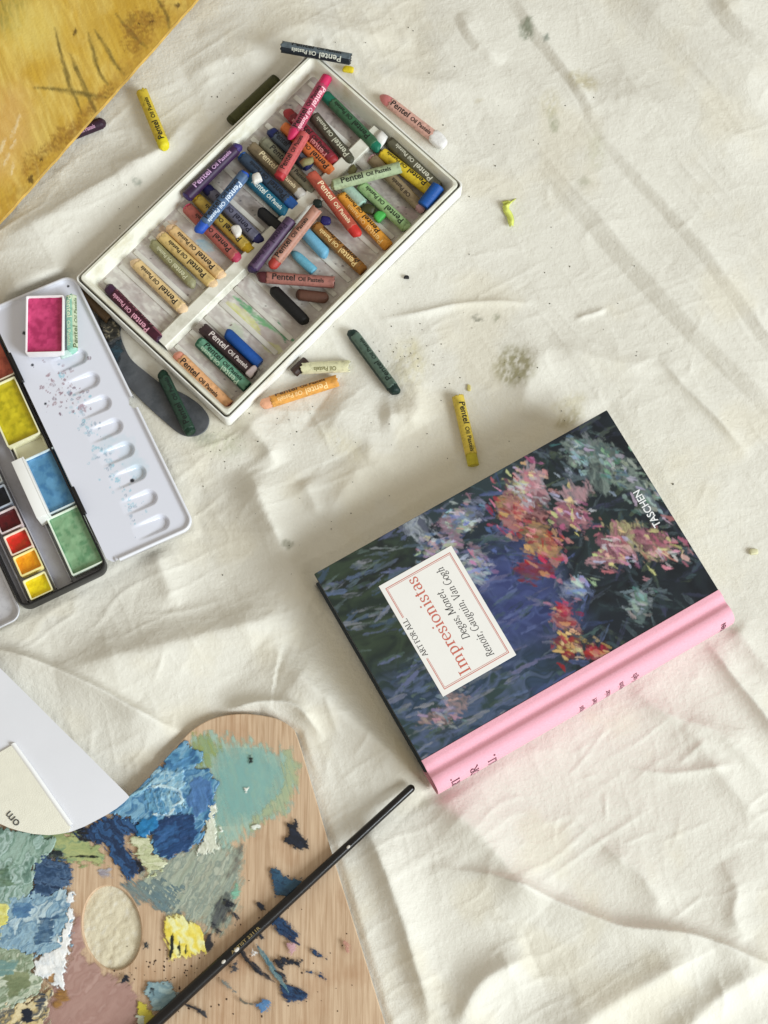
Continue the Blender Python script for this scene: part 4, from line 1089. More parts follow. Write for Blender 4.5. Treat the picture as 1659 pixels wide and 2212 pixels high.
# ---------------------------------------------------------------- watercolour tin
WH = mat((222, 223, 231), .30, .012, 40, .02, key='enamel', spec=.5, coat=.3)
GREY = mat((176, 176, 186), .42, .06, 60, .06, key='grey enamel', dirt=(120, 112, 104), dscale=120, damount=.35)
BLK = mat((22, 22, 24), .35, .1, 200, .05, key='black')
A_ = P(0, 697, .012); B_ = P(225, 1188.6, .012)
TAX = (A_ - B_).normalized()
TROT = math.atan2(TAX.y, TAX.x) - math.pi / 2
def tin():
    # lid with its mixing wells; local x to the right, y up the hinge
    zl = .0115
    c_ = [P(u, v, zl) for u, v in ((236, 1220), (418, 1146), (158.8, 596.6), (-26, 678))]
    ln = ((c_[3] - c_[0]).length + (c_[2] - c_[1]).length) / 2; wd = ((c_[1] - c_[0]).length + (c_[2] - c_[3]).length) / 2
    org = c_[0]
    dirv = ((c_[3] - c_[0]).normalized() + (c_[2] - c_[1]).normalized()).normalized()
    rz = math.atan2(dirv.y, dirv.x) - math.pi / 2
    root = thing('watercolour_tin', 'open black watercolour tin with white folding mixing lids', 'paint tin', (org.x, org.y, .0006), (0, 0, rz))
    M = Matrix.Translation((org.x, org.y, .0006)) @ Matrix.Rotation(rz, 4, 'Z'); Mi = M.inverted()
    lc = lambda u, v, z: Mi @ P(u, v, z)
    nx, ny = 110, 330
    X, Y = np.meshgrid(np.linspace(0, wd, nx), np.linspace(0, ln, ny))
    # lid slopes down to the cloth on its outer side
    base = .0118 - .0052 * X / wd
    Z = base.copy()
    rc = .0068
    # edge distance of the rounded rectangle
    qx = np.abs(X - wd / 2) - (wd / 2 - rc); qy = np.abs(Y - ln / 2) - (ln / 2 - rc)
    sd = np.hypot(np.maximum(qx, 0), np.maximum(qy, 0)) + np.minimum(np.maximum(qx, qy), 0) - rc
    wells = [(500, 560), (570, 695), (638, 830), (705, 965), (772, 1100), (840, 1235), (905, 1380), (975, 1525)]
    for wx, wy in wells:
        p = lc(wx * .37207, 548.6 + wy * .37207, zl)
        rw = .0052; lw = .0205
        tx = (p.x - X) / lw           # 0 at the round end, 1 at the open end
        cy_ = p.y - .0006
        cx = p.x - rw
        d = np.where(X > cx, np.hypot(X - cx, Y - cy_), np.abs(Y - cy_))
        dep = .0030 * np.clip(1.06 - tx, 0, 1)
        Z -= dep * sstep(rw, rw - .0022, d)
        # the bright raised edge
    Z += .0013 * sstep(-.0030, -.0004, sd) * (X > .004)
    col = np.ones(X.shape + (3,)) * LIN((218, 220, 232))
    # splashes of dried paint
    r = random.Random(3)
    uu, vv = X * 3700, Y * 3700
    for i in range(230):
        k = i % 3
        if k == 0: a, b_, cc = r.gauss(350, 80), r.gauss(760, 80), r.choice([(158, 128, 138), (140, 104, 118), (122, 100, 116)])
        else: a, b_, cc = r.gauss(600, 120), 0, r.choice([(150, 196, 214), (176, 200, 216), (140, 160, 180)]); b_ = 850 + (a - 420) * 1.7 + r.gauss(0, 75)
        p = lc(a * .37207, 548.6 + b_ * .37207, zl) * 3700
        rad = r.choice((.9, 1.2, 1.6, 2.4, 3.6)) * r.uniform(.8, 1.3) * (1.8 if r.random() < .07 else 1)
        m = (np.abs(uu - p.x) < 16) & (np.abs(vv - p.y) < 16)
        if not m.any(): continue
        n = fbm(uu[m] / 3., vv[m] / 3., i, 2)
        d = np.hypot((uu[m] - p.x) * r.uniform(.6, 1.3), (vv[m] - p.y) * r.uniform(.6, 1.3)) / rad + (n - .5) * 1.4
        am = sstep(1.1, .7, d) * r.uniform(.5, .95) * sstep(.2, .75, d + .3)
        col[m] = col[m] * (1 - am[:, None]) + LIN(cc) * am[:, None]
    for a, b_, rad in ((763, 1306, 3.6), (140, 458, 3.2), (188, 645, 2.4), (265, 870, 2.2), (390, 175, 2.2)):
        p = lc(a * .37207, 548.6 + b_ * .37207, zl) * 3700
        d = np.hypot(uu - p.x, vv - p.y) / (rad * 1.35)
        am = sstep(1.15, .8, d)
        col = col * (1 - am[..., None]) + LIN((30, 36, 48)) * am[..., None]
    for a, b_, rx, ry in ((740, 1150, 26, 60), (620, 1090, 20, 30), (800, 1240, 26, 26)):
        p = lc(a * .37207, 548.6 + b_ * .37207, zl) * 3700
        d = np.hypot((uu - p.x) / rx, (vv - p.y) / ry) + (fbm(uu / 9., vv / 9., 5, 3) - .5)
        am = sstep(1.1, .5, d) * .35
        col = col * (1 - am[..., None]) + LIN((190, 212, 226)) * am[..., None]
    nt_ = lc(775 * .37207, 548.6 + 850 * .37207, zl); ntx, nty, ntr = wd + .0008, nt_.y, .0043
    grid_attr('mixing_lid', X, Y, Z, col, attr_mat('enamel_lid', .28, bump=0, spec=.5, coat=.35), root, keep=(sd < .0002) & (np.hypot(X - ntx, Y - nty) > ntr))
    # rolled rim of the lid
    V = []; F = []; op = rrect(0, wd, 0, ln, rc, 8)
    n = len(op)
    # opens toward the hinge
    sel = [p for p in op]
    zz = lambda x: .0118 - .0052 * x / wd
    prof = [(-.0012, .0008), (-.0009, .0018), (0, .0022), (.0007, .0016), (.0008, -.0022), (.0002, -.0022)]
    cx, cy = wd / 2, ln / 2
    def inset(p, d):
        # move outward by d on the rounded rectangle
        qx, qy = p[0] - cx, p[1] - cy
        ax_, ay_ = abs(qx) - (wd / 2 - rc), abs(qy) - (ln / 2 - rc)
        nxx, nyy = max(ax_, 0), max(ay_, 0)
        l = math.hypot(nxx, nyy)
        if l < 1e-9: return p
        return (p[0] + math.copysign(nxx / l, qx) * d, p[1] + math.copysign(nyy / l, qy) * d)
    keepi = [i for i in range(n) if op[i][0] > .0065]
    # order the open chain from the lower left round to the upper left
    chain = [op[i] for i in keepi]
    start = max(range(len(chain)), key=lambda i: math.dist(chain[i], chain[i - 1]))
    chain = chain[start:] + chain[:start]
    e0 = (.0065, chain[0][1]); e1 = (.0065, chain[-1][1])
    chain = [e0] + chain + [e1]
    dense = []
    for a, b_ in zip(chain[:-1], chain[1:]):
        q = max(1, int(math.dist(a, b_) / .0012))
        dense += [(a[0] + (b_[0] - a[0]) * j / q, a[1] + (b_[1] - a[1]) * j / q) for j in range(q)]
    chain = dense + [chain[-1]]
    for i, p in enumerate(chain):
        for d, dz in prof:
            q = inset(p, d); V.append((q[0], q[1], zz(q[0]) + dz))
        if i and math.dist(p, (ntx, nty)) > ntr - .0004:
            m = len(prof)
            for j in range(m - 1): F.append(((i - 1) * m + j, (i - 1) * m + j + 1, i * m + j + 1, i * m + j))
    rim = mesh('lid_rim', V, F, WH, root)
    bm = bmesh.new(); bm.from_mesh(rim.data); bmesh.ops.recalc_face_normals(bm, faces=bm.faces); bm.to_mesh(rim.data); bm.free()
    # tin body to the left of the hinge
    tw = wd * 1.02
    x1 = -.0012; x0 = x1 - tw
    y0 = -.0015; y1 = ln + .001
    ro = .006
    rings = [ring(rrect(x0, x1, y0, y1, ro), 0), ring(rrect(x0, x1, y0, y1, ro), .0112), ring(rrect(x0 + .0003, x1 - .0003, y0 + .0003, y1 - .0003, ro), .0118), ring(rrect(x0 + .0012, x1 - .0012, y0 + .0012, y1 - .0012, ro - .001), .0116), ring(rrect(x0 + .0014, x1 - .0014, y0 + .0014, y1 - .0014, ro - .001), .0016)]
    loft('body', rings, BLK, root, cap0=True)
    fl = rrect(x0 + .0014, x1 - .0014, y0 + .0014, y1 - .0014, ro - .001)
    bm = bmesh.new(); f = bm.faces.new([bm.verts.new((x, y, .0018)) for x, y in fl])
    from_bm('inner_tray', bm, GREY, root)
    # divider rails and clip tabs
    for px, py in ((165, 2.0), ):
        pass
    a = lc(100, 1122, .006).x - .0015
    box('rail', a - .0008, a, y0 + .004, y1 - .004, .0018, .0052, GREY, root, .0002, 1)
    b2 = lc(46, 1251, .006).x - .0014
    box('rail', b2 - .0010, b2, y0 + .004, y1 - .004, .0018, .0058, GREY, root, .0002, 1)
    a3 = lc(97, 1232, .006).x + .0010
    box('rail', a3, a3 + .0008, y0 + .004, y1 - .004, .0018, .0050, GREY, root, .0002, 1)
    # hinge tabs
    for py0, py1 in ((1050, 1108), (760, 822)):
        ya = lc(0, 0, .01); pa = lc((py0 - 697) * .4577 + 6, py0, .0118); pb = lc((py1 - 697) * .4577 + 6, py1, .0118)
        lo, hi = sorted((pa.y, pb.y))
        box('hinge', -.0012, .0010, lo, hi, .0100, .0150, BLK, root, .0003, 1)
    # far lid, mostly out of the picture
    wl = wd
    xb = x0 - .0012; xa = xb - wl
    fl2 = rrect(xa, xb, -.0045, ln - .003, rc, 8)
    rings = [ring(rrect(xa - d, xb + d, -.0045 - d, ln - .003 + d, rc + d, 8), z) for d, z in ((0, .0042), (.0004, .0075), (.0, .0080), (-.0010, .0074), (-.0018, .0050), (-.004, .0044))]
    loft('folding_lid', rings, mat((206, 206, 212), .35, .02, 60, .03, key='l2', dirt=(150, 150, 158), dscale=300, damount=.4), root, cap0=True, cap1=True)
    return root, M, Mi
TIN, TM, TMi = tin()

def pan(label, centre, w, l, hgt, z, rot, paint, wall=(236, 236, 232), paint2=None, group='watercolour pans', fill=.72, name='watercolour_pan', worn=.3):
    """a plastic pan: local x across, y along"""
    p = P(centre[0], centre[1], z + hgt)
    root = thing(name, label, 'paint pan', (p.x, p.y, z), (0, 0, rot), group)
    hx, hy = w / 2, l / 2
    t = .0011; tp = .0005; rr = .0008
    R = lambda d, zz, r_=rr: ring(rrect(-hx + d, hx - d, -hy + d, hy - d, max(r_, .0002), 3), zz)
    rings = [R(tp, 0), R(0.0002, hgt - .0004), R(.0003, hgt), R(t - .0002, hgt), R(t, hgt - .0003), R(t + .0005, .0012)]
    loft('cup', rings, mat(wall, .35, .03, 300, .05, key='pan', dirt=tuple(int(.5 * a + .5 * b_) for a, b_ in zip(wall, paint or wall)), dscale=260, damount=worn * 1.2) if paint else mat(wall, .4, .02, 200, .03), root, cap0=True, cap1=True, ang=30)
    if paint:
        nx, ny = 34, 46
        X, Y = np.meshgrid(np.linspace(-hx + t - .0001, hx - t + .0001, nx), np.linspace(-hy + t - .0001, hy - t + .0001, ny))
        e = np.minimum(np.minimum(hx - t - np.abs(X), hy - t - np.abs(Y)), .0025)
        sd = int(abs(centre[0] * 7 + centre[1]))
        n = fbm(X * 420 + sd, Y * 420, sd, 4)
        Z = hgt * fill + .0011 * np.exp(-e / .0006) + .0005 * (n - .5) - .0003
        p1 = LIN(paint); p2 = LIN(paint2 or tuple(int(q * .72) for q in paint)); lt = LIN(tuple(min(255, int(q * 1.12 + 16)) for q in paint))
        m1 = sstep(.42, .68, n)[..., None]; col = p1 * (1 - m1 * .6) + p2 * m1 * .6
        ed = sstep(.0012, .0002, e + .0005 * (n - .5))[..., None]; col = col * (1 - ed * .55) + p2 * ed * .55
        n2 = fbm(X * 160 + 9, Y * 160, sd + 5, 3); m2 = (sstep(.52, .7, n2) * .45)[..., None]; col = col * (1 - m2) + lt * m2
        grid_attr('paint_cake', X, Y, Z, col, WCM, root)
    return root
WCM = attr_mat('watercolour_cake', .45, bump=.25, bscale=1500, spec=.4)
FW, FL, FH = .0203, .0372, .0092
ZP = .0026
pan('magenta watercolour pan resting on the white mixing lid', (96, 700), .0222, .0352, .0090, .0132, math.radians(1.5), (196, 62, 112), (244, 240, 242), (150, 28, 78), worn=.1)
pan('terracotta red watercolour pan at the end of the tin', (-27, 762), FW, FL, FH, ZP, TROT, (176, 88, 66), (236, 222, 200), (128, 52, 42))
pan('olive yellow watercolour pan in the tin', (24, 889), FW + .0006, FL + .001, FH, ZP + .0008, TROT, (196, 180, 26), (238, 234, 200), (150, 142, 10))
pan('blue watercolour pan in the tin beside the upturned empty pan', (110, 1038), FW, FL - .001, FH, ZP, TROT, (84, 136, 172), (214, 226, 230), (44, 98, 144))
pan('sage green watercolour pan in the tin', (163, 1166), FW + .0003, FL, FH, ZP, TROT, (128, 164, 126), (226, 236, 220), (66, 122, 82))
# empty pan lying flat, half hidden, and one turned on its side
pan('empty cream plastic pan lying low between the yellow and blue pans', (66, 968), FW * .94, FL * .62, .0050, ZP - .0006, TROT, None, (226, 222, 198))
def side_pan():
    q = P(64, 1052, .0245)
    root = thing('empty_pan', 'empty white plastic pan standing on its side against the blue pan', 'paint pan', (q.x, q.y, .0026), (0, 0, TROT), 'watercolour pans')
    W = mat((242, 242, 240), .4, .01, 200, .02); D = mat((186, 178, 162), .6, .1, 60, .05, dirt=(120, 104, 84), dscale=150)  # D paints the shadowed inside of the white pan grey-brown
    d, l, h = .0074, .0366, .0210
    t = .0011
    # floor of the pan is the right hand wall, the open side looks left
    box('base', d / 2 - t, d / 2, -l / 2, l / 2, 0, h, W, root, .0003)
    box('side_wall', -d / 2, d / 2 - t - .00005, -l / 2 + .0001, l / 2 - .0001, h - t, h - .00005, W, root, .0003)
    box('side_wall', -d / 2, d / 2 - t - .00005, -l / 2 + .0001, l / 2 - .0001, .00005, t, D, root, .0003)
    box('end_wall', -d / 2 + .0001, d / 2 - t - .00005, -l / 2, -l / 2 + t, t + .00005, h - t - .00005, W, root, .0003)
    box('end_wall', -d / 2 + .0001, d / 2 - t - .00005, l / 2 - t, l / 2, t + .00005, h - t - .00005, W, root, .0003)
side_pan()
HW, HL, HH = .0143, .0128, .0085
pan('yellow half pan at the lower corner of the tin', (81.5, 1265), HW, HL, HH, ZP, TROT, (238, 214, 20), (242, 236, 186), (206, 178, 4))
pan('orange half pan between the yellow and red half pans', (60, 1214), HW, HL, HH, ZP, TROT, (238, 160, 18), (244, 232, 160), (214, 124, 4))
pan('bright red half pan above the orange one', (39.5, 1169.5), HW, HL, HH, ZP, TROT, (206, 40, 24), (240, 226, 206), (150, 60, 20), worn=.5)
pan('dark crimson half pan above the bright red one', (17, 1123), HW, HL, HH, ZP, TROT, (92, 10, 18), (228, 214, 214), (44, 6, 12), worn=.6)
pan('blue black half pan above the crimson one', (-6, 1076), HW, HL, HH, ZP, TROT, (18, 22, 34), (196, 206, 222), (8, 10, 16), worn=.5)
pan('black half pan at the picture edge of the tin', (-27, 1030), HW, HL, HH, ZP, TROT, (22, 28, 26), (206, 210, 212), (10, 12, 12), worn=.5)

# ---------------------------------------------------------------- pastel box
ZF = .0042          # tray floor
ZR = .0165          # rim
def pastel_box():
    q = [P(u, v, ZR - .001) for u, v in BOX_Q]
    ctr = sum(q, Vector()) / 4
    ey = ((q[0] - q[3]).normalized() + (q[1] - q[2]).normalized()).normalized()
    ex = Vector((ey.y, -ey.x, 0))
    ly = ((q[0] - q[3]).length + (q[1] - q[2]).length) / 2; lx = ((q[1] - q[0]).length + (q[2] - q[3]).length) / 2
    rz = math.atan2(ex.y, ex.x)
    root = thing('pastel_box', 'grubby white plastic tray box holding oil pastels in two rows', 'box', (ctr.x, ctr.y, .0006), (0, 0, rz))
    hx, hy = lx / 2, ly / 2
    CW = mat((236, 235, 230), .5, .03, 60, .08, key='card', dirt=(196, 184, 150), dscale=70, damount=.5)
    TR = mat((230, 229, 216), .38, .02, 50, .05, key='tray', dirt=(186, 176, 134), dscale=60, damount=.6)
    zb = .0006
    R = lambda d, z, r_: ring(rrect(-hx + d, hx - d, -hy + d, hy - d, r_, 6), z - zb)
    loft('outer_box', [R(.0, .0006, .003), R(0, .0146, .003), R(.0002, .0150, .003), R(.0009, .0149, .0026), R(.0010, .002, .0026)], CW, root, cap0=True)
    loft('tray', [R(.0026, .0030, .0022), R(.0021, .0150, .0024), R(.0023, ZR, .0026), R(.0037, ZR + .0001, .0030), R(.0043, ZR - .0008, .0030), R(.0054, ZR - .0040, .0030), R(.0072, ZF + .0018, .0026), R(.0084, ZF, .0022)], TR, root, ang=50)
    # floor with pastel dust
    n1, n2 = 150, 250
    X, Y = np.meshgrid(np.linspace(-hx + .0083, hx - .0083, n1), np.linspace(-hy + .0083, hy - .0083, n2))
    M = Matrix.Translation((ctr.x, ctr.y, zb)) @ Matrix.Rotation(rz, 4, 'Z'); Mi = M.inverted()
    lc = lambda u, v: Mi @ P(u, v, ZF)
    u, v = X * 3700, Y * 3700
    c = Canvas(u, v, (206, 202, 194))
    big = [(-900, -900), (900, -900), (900, 900), (-900, 900)]
    c.poly(big, [(208, 204, 198), (222, 220, 212), (192, 184, 180), (216, 214, 208)], fine=18, stretch=1.5)
    c.poly(big, [(150, 136, 134), (170, 152, 148)], fine=6, stretch=2.5, dry=.9, alpha=.38)
    top = [tuple((lc(a, b_) * 3700)[:2]) for a, b_ in ((600, 200), (700, 150), (960, 420), (900, 480), (560, 560), (420, 480))]
    c.poly(top, [(150, 140, 136), (176, 166, 158), (128, 118, 116), (186, 176, 172)], soft=60, fine=9, stretch=2, alpha=.75, dry=.3)
    def sm(pts, w, cols, al=.8, **k):
        c.line([tuple((lc(a, b_) * 3700)[:2]) for a, b_ in pts], w, cols, alpha=al, dry=.45, **k)
    sm([(505, 640), (560, 690), (640, 740)], 7, [(40, 150, 96), (110, 180, 120)]); sm([(492, 655), (540, 700), (560, 720)], 14, [(206, 206, 110), (214, 216, 150)], .75)
    sm([(600, 690), (616, 740)], 3, [(30, 140, 90)]); sm([(500, 700), (520, 740)], 16, [(190, 204, 176)], .6); sm([(570, 745), (610, 760)], 12, [(206, 208, 140)], .6)
    sm([(425, 520), (460, 540)], 11, [(120, 176, 200), (160, 190, 196)], .7); sm([(540, 590), (590, 600)], 10, [(120, 90, 120)], .5); sm([(345, 500), (380, 480)], 12, [(190, 150, 110)], .6)
    sm([(560, 400), (600, 420)], 14, [(150, 140, 170)], .5); sm([(780, 440), (830, 480)], 16, [(120, 170, 120)], .5); sm([(690, 210), (640, 240)], 12, [(170, 110, 120)], .6)
    sm([(860, 450), (900, 470)], 12, [(190, 160, 170)], .5); sm([(650, 470), (700, 560)], 12, [(170, 150, 150)], .4)
    r = random.Random(8)
    for i in range(240):
        x, y = r.uniform(-hx + .011, hx - .011) * 3700, r.uniform(-hy + .011, hy - .011) * 3700
        if y < 0 and r.random() < .5: continue
        m = (np.abs(u - x) < 9) & (np.abs(v - y) < 9)
        d = np.hypot(u[m] - x, v[m] - y) / r.uniform(.8, 2.6)
        am = sstep(1.2, .6, d) * .85
        cc = LIN(r.choice([(40, 36, 34), (70, 50, 46), (30, 40, 60), (96, 70, 60), (50, 60, 50), (90, 40, 60)]))
        c.col[m] = c.col[m] * (1 - am[:, None]) + cc * am[:, None]
    Z = np.full(X.shape, ZF - zb + .0001)
    grid_attr('tray_floor', X, Y, Z, c.col, attr_mat('dusty_floor', .42, bump=.15, bscale=900), root)
    # low ridges between the pastel places
    RM = mat((216, 214, 206), .4, .04, 90, .05, key='ridge', dirt=(160, 150, 144), dscale=70, damount=.45)
    nr = 15
    for i in range(nr):
        y = -hy + .0135 + (2 * hy - .027) * i / (nr - 1)
        for s in (-1, 1):
            xa, xb = (-hx + .0098, -.0062) if s < 0 else (.0062, hx - .0098)
            box('slot_ridge', xa, xb, y - .0016, y + .0016, ZF - zb - .0004, ZF - zb + .0010, RM, root, .0007, 2)
    # raised divider
    V = []; F = []
    dv = [(-.0058, ZF - zb + .0002), (-.0046, .0060), (-.0040, .0084), (-.0034, .0090), (.0034, .0090), (.0040, .0084), (.0046, .0060), (.0058, ZF - zb + .0002)]
    for i, y in enumerate((-hy + .0080, hy - .0080)):
        for x, z in dv: V.append((x, y, z))
    for j in range(len(dv) - 1): F.append((j, j + 1, len(dv) + j + 1, len(dv) + j))
    ob = mesh('divider', V, F, mat((226, 224, 212), .4, .03, 60, .06, key='div', dirt=(150, 146, 120), dscale=90, damount=.5), root)
    bm = bmesh.new(); bm.from_mesh(ob.data); bmesh.ops.recalc_face_normals(bm, faces=bm.faces); bm.to_mesh(ob.data); bm.free(); sharp(ob, 30)
    return root
pastel_box()

# ---------------------------------------------------------------- oil pastels
RAD = .00345
TXT = {}
def pastel_text(kind='full'):
    """lettering wrapped once round the paper sleeve; shared by all pastels"""
    if kind in TXT: return TXT[kind]
    V1, F1 = text_mesh('Pentel', .0132, .0038, .016)
    V2, F2 = text_mesh('Oil Pastels', .0150, .0025, .016)
    if kind == 'full':
        V = [v - Vector((.0148, .0015, 0)) for v in V1] + [v + Vector((.0004, -.0014, 0)) for v in V2]
        F = F1 + [tuple(i + len(V1) for i in f) for f in F2]
    else:
        V = [v - Vector((.0075, .0012, 0)) for v in V2]; F = F2
    bm = bmesh.new()
    vs_ = [bm.verts.new(v) for v in V]
    for f in F:
        try: bm.faces.new([vs_[i] for i in f])
        except ValueError: pass
    for yy in (-.0012, -.0006, 0, .0006, .0012, .0018):
        bmesh.ops.bisect_plane(bm, geom=list(bm.verts) + list(bm.edges) + list(bm.faces), plane_co=(0, yy, 0), plane_no=(0, 1, 0))
    r = RAD + .00022
    for v in bm.verts:
        ph = v.co.y / r
        v.co = Vector((v.co.x, r * math.sin(ph), r * math.cos(ph)))
    me = bpy.data.meshes.new('lettering'); bm.to_mesh(me); bm.free()
    me.materials.append(INK)
    TXT[kind] = me
    return me
def stick_mesh(L, ends, r, seed, seg=18):
    rr = random.Random(seed)
    prof = []
    def end(kind, sgn):
        if kind == 'flat': return [(0, .55), (.0, .86), (.0004, .98), (.001, 1)]
        if kind == 'round': return [(0, .3), (.0003, .62), (.0010, .86), (.0020, .97), (.0032, 1)]
        if kind == 'cone': return [(0, .28), (.0004, .46), (.0018, .70), (.0036, .90), (.0056, 1)]
        return [(0, .5), (.0006, .80), (.0014, .94), (.0024, 1)]
    for x, k in end(ends[0], 1): prof.append((-L / 2 + x, k))
    for x, k in end(ends[1], -1)[::-1]: prof.append((L / 2 - x, k))
    V = []; F = []
    sk = [(rr.uniform(-.0006, .0006), rr.uniform(-.0006, .0006)) for _ in range(2)]
    for i, (x, k) in enumerate(prof):
        e = 0 if i < len(prof) / 2 else 1
        w = max(0, 1 - (abs(L / 2 - abs(x)) / .004))
        for j in range(seg):
            a = 2 * math.pi * j / seg
            q = r * k * (1 + rr.uniform(-.03, .03) * (1 + 2 * w))
            xx = x + w * (.0007 * math.sin(a + seed) * (1 if ends[e] != 'flat' else .3))
            V.append((xx, q * math.sin(a), q * math.cos(a)))
    n = len(prof)
    for i in range(n - 1):
        for j in range(seg):
            F.append((i * seg + j, i * seg + (j + 1) % seg, (i + 1) * seg + (j + 1) % seg, (i + 1) * seg + j))
    F.append(tuple(range(seg))); F.append(tuple((n - 1) * seg + j for j in range(seg))[::-1])
    F = [f[::-1] for f in F]
    return V, F
def crayon_mat(c):
    c = dull(c, .06, .94)
    return mat(c, .50, .10, 500, .35, key='wax', bscale=1400, spec=.35)
def wrap_mat(c):
    c = dull(c)
    return mat(c, .48, .08, 260, .10, key='wrap', dirt=tuple(int(q * .62) for q in c), dscale=320, damount=.62, spec=.35)
def pastel(label, a, b_, z, stick, wrapA=None, wrapB=None, w=(.06, .94), roll=0, texts=(), ends=('worn', 'worn'), group='oil pastels in the box', r=RAD, torn=.55, name='oil_pastel', zmode=0):
    """a, b_: picture points of the two ends of the axis; z: height of the axis at both ends in mm"""
    za, zb = (z if isinstance(z, tuple) else (z, z))
    A = P(a[0], a[1], za * .001); B = P(b_[0], b_[1], zb * .001)
    d = B - A; L = d.length; d.normalize()
    side = Vector((-d.y, d.x, 0)).normalized(); up = d.cross(side)
    M = Matrix(((d.x, side.x, up.x), (d.y, side.y, up.y), (d.z, side.z, up.z)))
    ctr = (A + B) / 2
    root = thing(name, label, 'oil pastel', ctr, M.to_euler(), group)
    seed = int(a[0] * 13 + a[1] * 7)
    rr = random.Random(seed)
    V, F = stick_mesh(L, ends, r * (.955 if wrapA else 1.0), seed)
    sharp(mesh('stick', V, F, crayon_mat(stick), root), 50)
    if wrapA:
        wrapB = wrapB or wrapA
        seg = 28; V = []; F = []; fm = []
        x0, x1 = -L / 2 + w[0] * L, -L / 2 + w[1] * L
        rw = r + .00008
        j0 = [rr.uniform(-1, 1) * torn * .001 for _ in range(seg)]; j1 = [rr.uniform(-1, 1) * torn * .001 for _ in range(seg)]
        xs = [0, 0, .02, .25, .5, .75, .98, 1, 1]
        for i, f in enumerate(xs):
            rad = r * .94 if i in (0, len(xs) - 1) else rw * (1 + (.010 if i in (3, 5) and seed % 2 else 0))
            for j in range(seg):
                an = 2 * math.pi * j / seg
                x = x0 + (x1 - x0) * f + (j0[j] * (1 - f) + j1[j] * f)
                V.append((x, rad * math.sin(an), rad * math.cos(an)))
        for i in range(len(xs) - 1):
            for j in range(seg):
                F.append((i * seg + j, (i + 1) * seg + j, (i + 1) * seg + (j + 1) % seg, i * seg + (j + 1) % seg))
                an = (360. * (j + .5) / seg - roll + 180) % 360 - 180
                fm.append(0 if abs(an) < 90 else 1)
        mesh('paper_wrapper', V, F, None, root, mats=[wrap_mat(wrapA), wrap_mat(wrapB)], fmat=fm)
        for t in texts:
            ph, col, di = t[:3]
            sh = t[3] if len(t) > 3 else 0; kind = t[4] if len(t) > 4 else 'full'
            me = pastel_text(kind)
            o = bpy.data.objects.new('lettering', me); C.objects.link(o); o.parent = root
            k = r / RAD
            Mx = Matrix.Translation((sh * .001, 0, 0)) @ Matrix.Rotation(-math.radians(ph), 4, 'X')
            if di < 0: Mx = Mx @ Matrix.Rotation(math.pi, 4, 'Z')
            Ls = t[5] if len(t) > 5 else min(1.0, (x1 - x0) / .0315)
            Mx = Mx @ Matrix.Diagonal((Ls, k, k, 1))
            o.matrix_local = Mx
            o.material_slots[0].link = 'OBJECT'
            o.material_slots[0].material = mat(col, .55, .06, 300, 0)
    return root
K = (30, 28, 26)
OUT = 'oil pastels lying loose on the cloth'
def oncloth(a, b_, r=RAD):
    us = np.linspace(a[0], b_[0], 7); vs_ = np.linspace(a[1], b_[1], 7)
    h = ch(us, vs_) * 1000
    ha = float(max(h[:4])); hb = float(max(h[3:]))
    return ha + r * 1000 - .3, hb + r * 1000 - .3
def cp(label, a, b_, *args, **kw):
    kw.setdefault('group', OUT)
    return pastel(label, a, b_, oncloth(a, b_, kw.get('r', RAD)), *args, **kw)

# ---- loose on the cloth
pastel('blue black oil pastel lying across the top corner of the box rim', (609, 101), (757, 128), (18.6, 20.4), (26, 32, 40), (98, 112, 122), (28, 38, 48), (.0, 1.0), 62, [(34, (16, 18, 22), 1, 0), (-36, (214, 216, 204), -1, 1)], ('flat', 'flat'), group=OUT)
cp('dark olive oil pastel tucked against the outside of the box', (598, 169), (497, 264), (58, 62, 20), (76, 78, 34), (50, 54, 18), (.05, .95), 20, [], ('flat', 'flat'))
cp('bright yellow oil pastel stub beside the yellow canvas', (357, 321), (306.5, 199), (238, 222, 30), (226, 196, 44), None, (.16, 1.0), 0, [(-6, K, 1, -1)], ('worn', 'flat'), torn=.9)
pastel('dark plum oil pastel half hidden under the canvas', (150, 293), (226, 263), 3.1, (52, 22, 46), (54, 26, 48), None, (0, .9), 0, [(-24, (196, 150, 180), 1, 0, 'short')], ('flat', 'worn'), group=OUT)
cp('pale pink oil pastel with a torn white end lying outside the box', (822.5, 207), (959.4, 312), (222, 132, 132), (228, 172, 156), None, (.16, .84), 0, [(-6, K, 1, -1)], ('cone', 'worn'), torn=.8)
cp('dark green oil pastel lying between the box and the book', (857.5, 850), (757.5, 715), (18, 46, 40), (84, 108, 94), (24, 54, 46), (.10, .92), -40, [(-20, (20, 36, 30), 1, 0)], ('round', 'worn'))
cp('golden yellow oil pastel lying above the book', (989, 857), (1023.6, 1006), (206, 192, 44), (230, 200, 66), None, (.0, .84), 0, [(18, K, 1, -2)], ('flat', 'flat'))
cp('orange oil pastel with a peach tip lying below the box', (564, 875), (728.5, 822), (244, 178, 140), (238, 160, 58), (246, 170, 70), (.13, 1.0), 70, [(46, (70, 44, 24), 1, 1), (-22, (250, 212, 150), -1, 2)], ('round', 'flat'), torn=.6)
cp('short cream oil pastel in a torn wrapper below the box', (653, 796), (751, 791), (236, 232, 184), (226, 222, 176), (240, 236, 196), (-.02, 1.02), 20, [(-30, (120, 116, 70), -1, 0, 'short')], ('flat', 'flat'), torn=1.6)
cp('dark brown oil pastel stub under the end of the cream one', (634, 806), (664, 779), (58, 38, 28), ends=('flat', 'flat'), r=.0030)
pastel('deep green oil pastel resting on the grey palette knife', (413, 937), (348, 803), (5.4, 5.8), (20, 56, 40), (42, 74, 58), (26, 54, 42), (.07, .9), -20, [(-8, (14, 24, 20), 1, 0)], ('flat', 'round'), group=OUT)
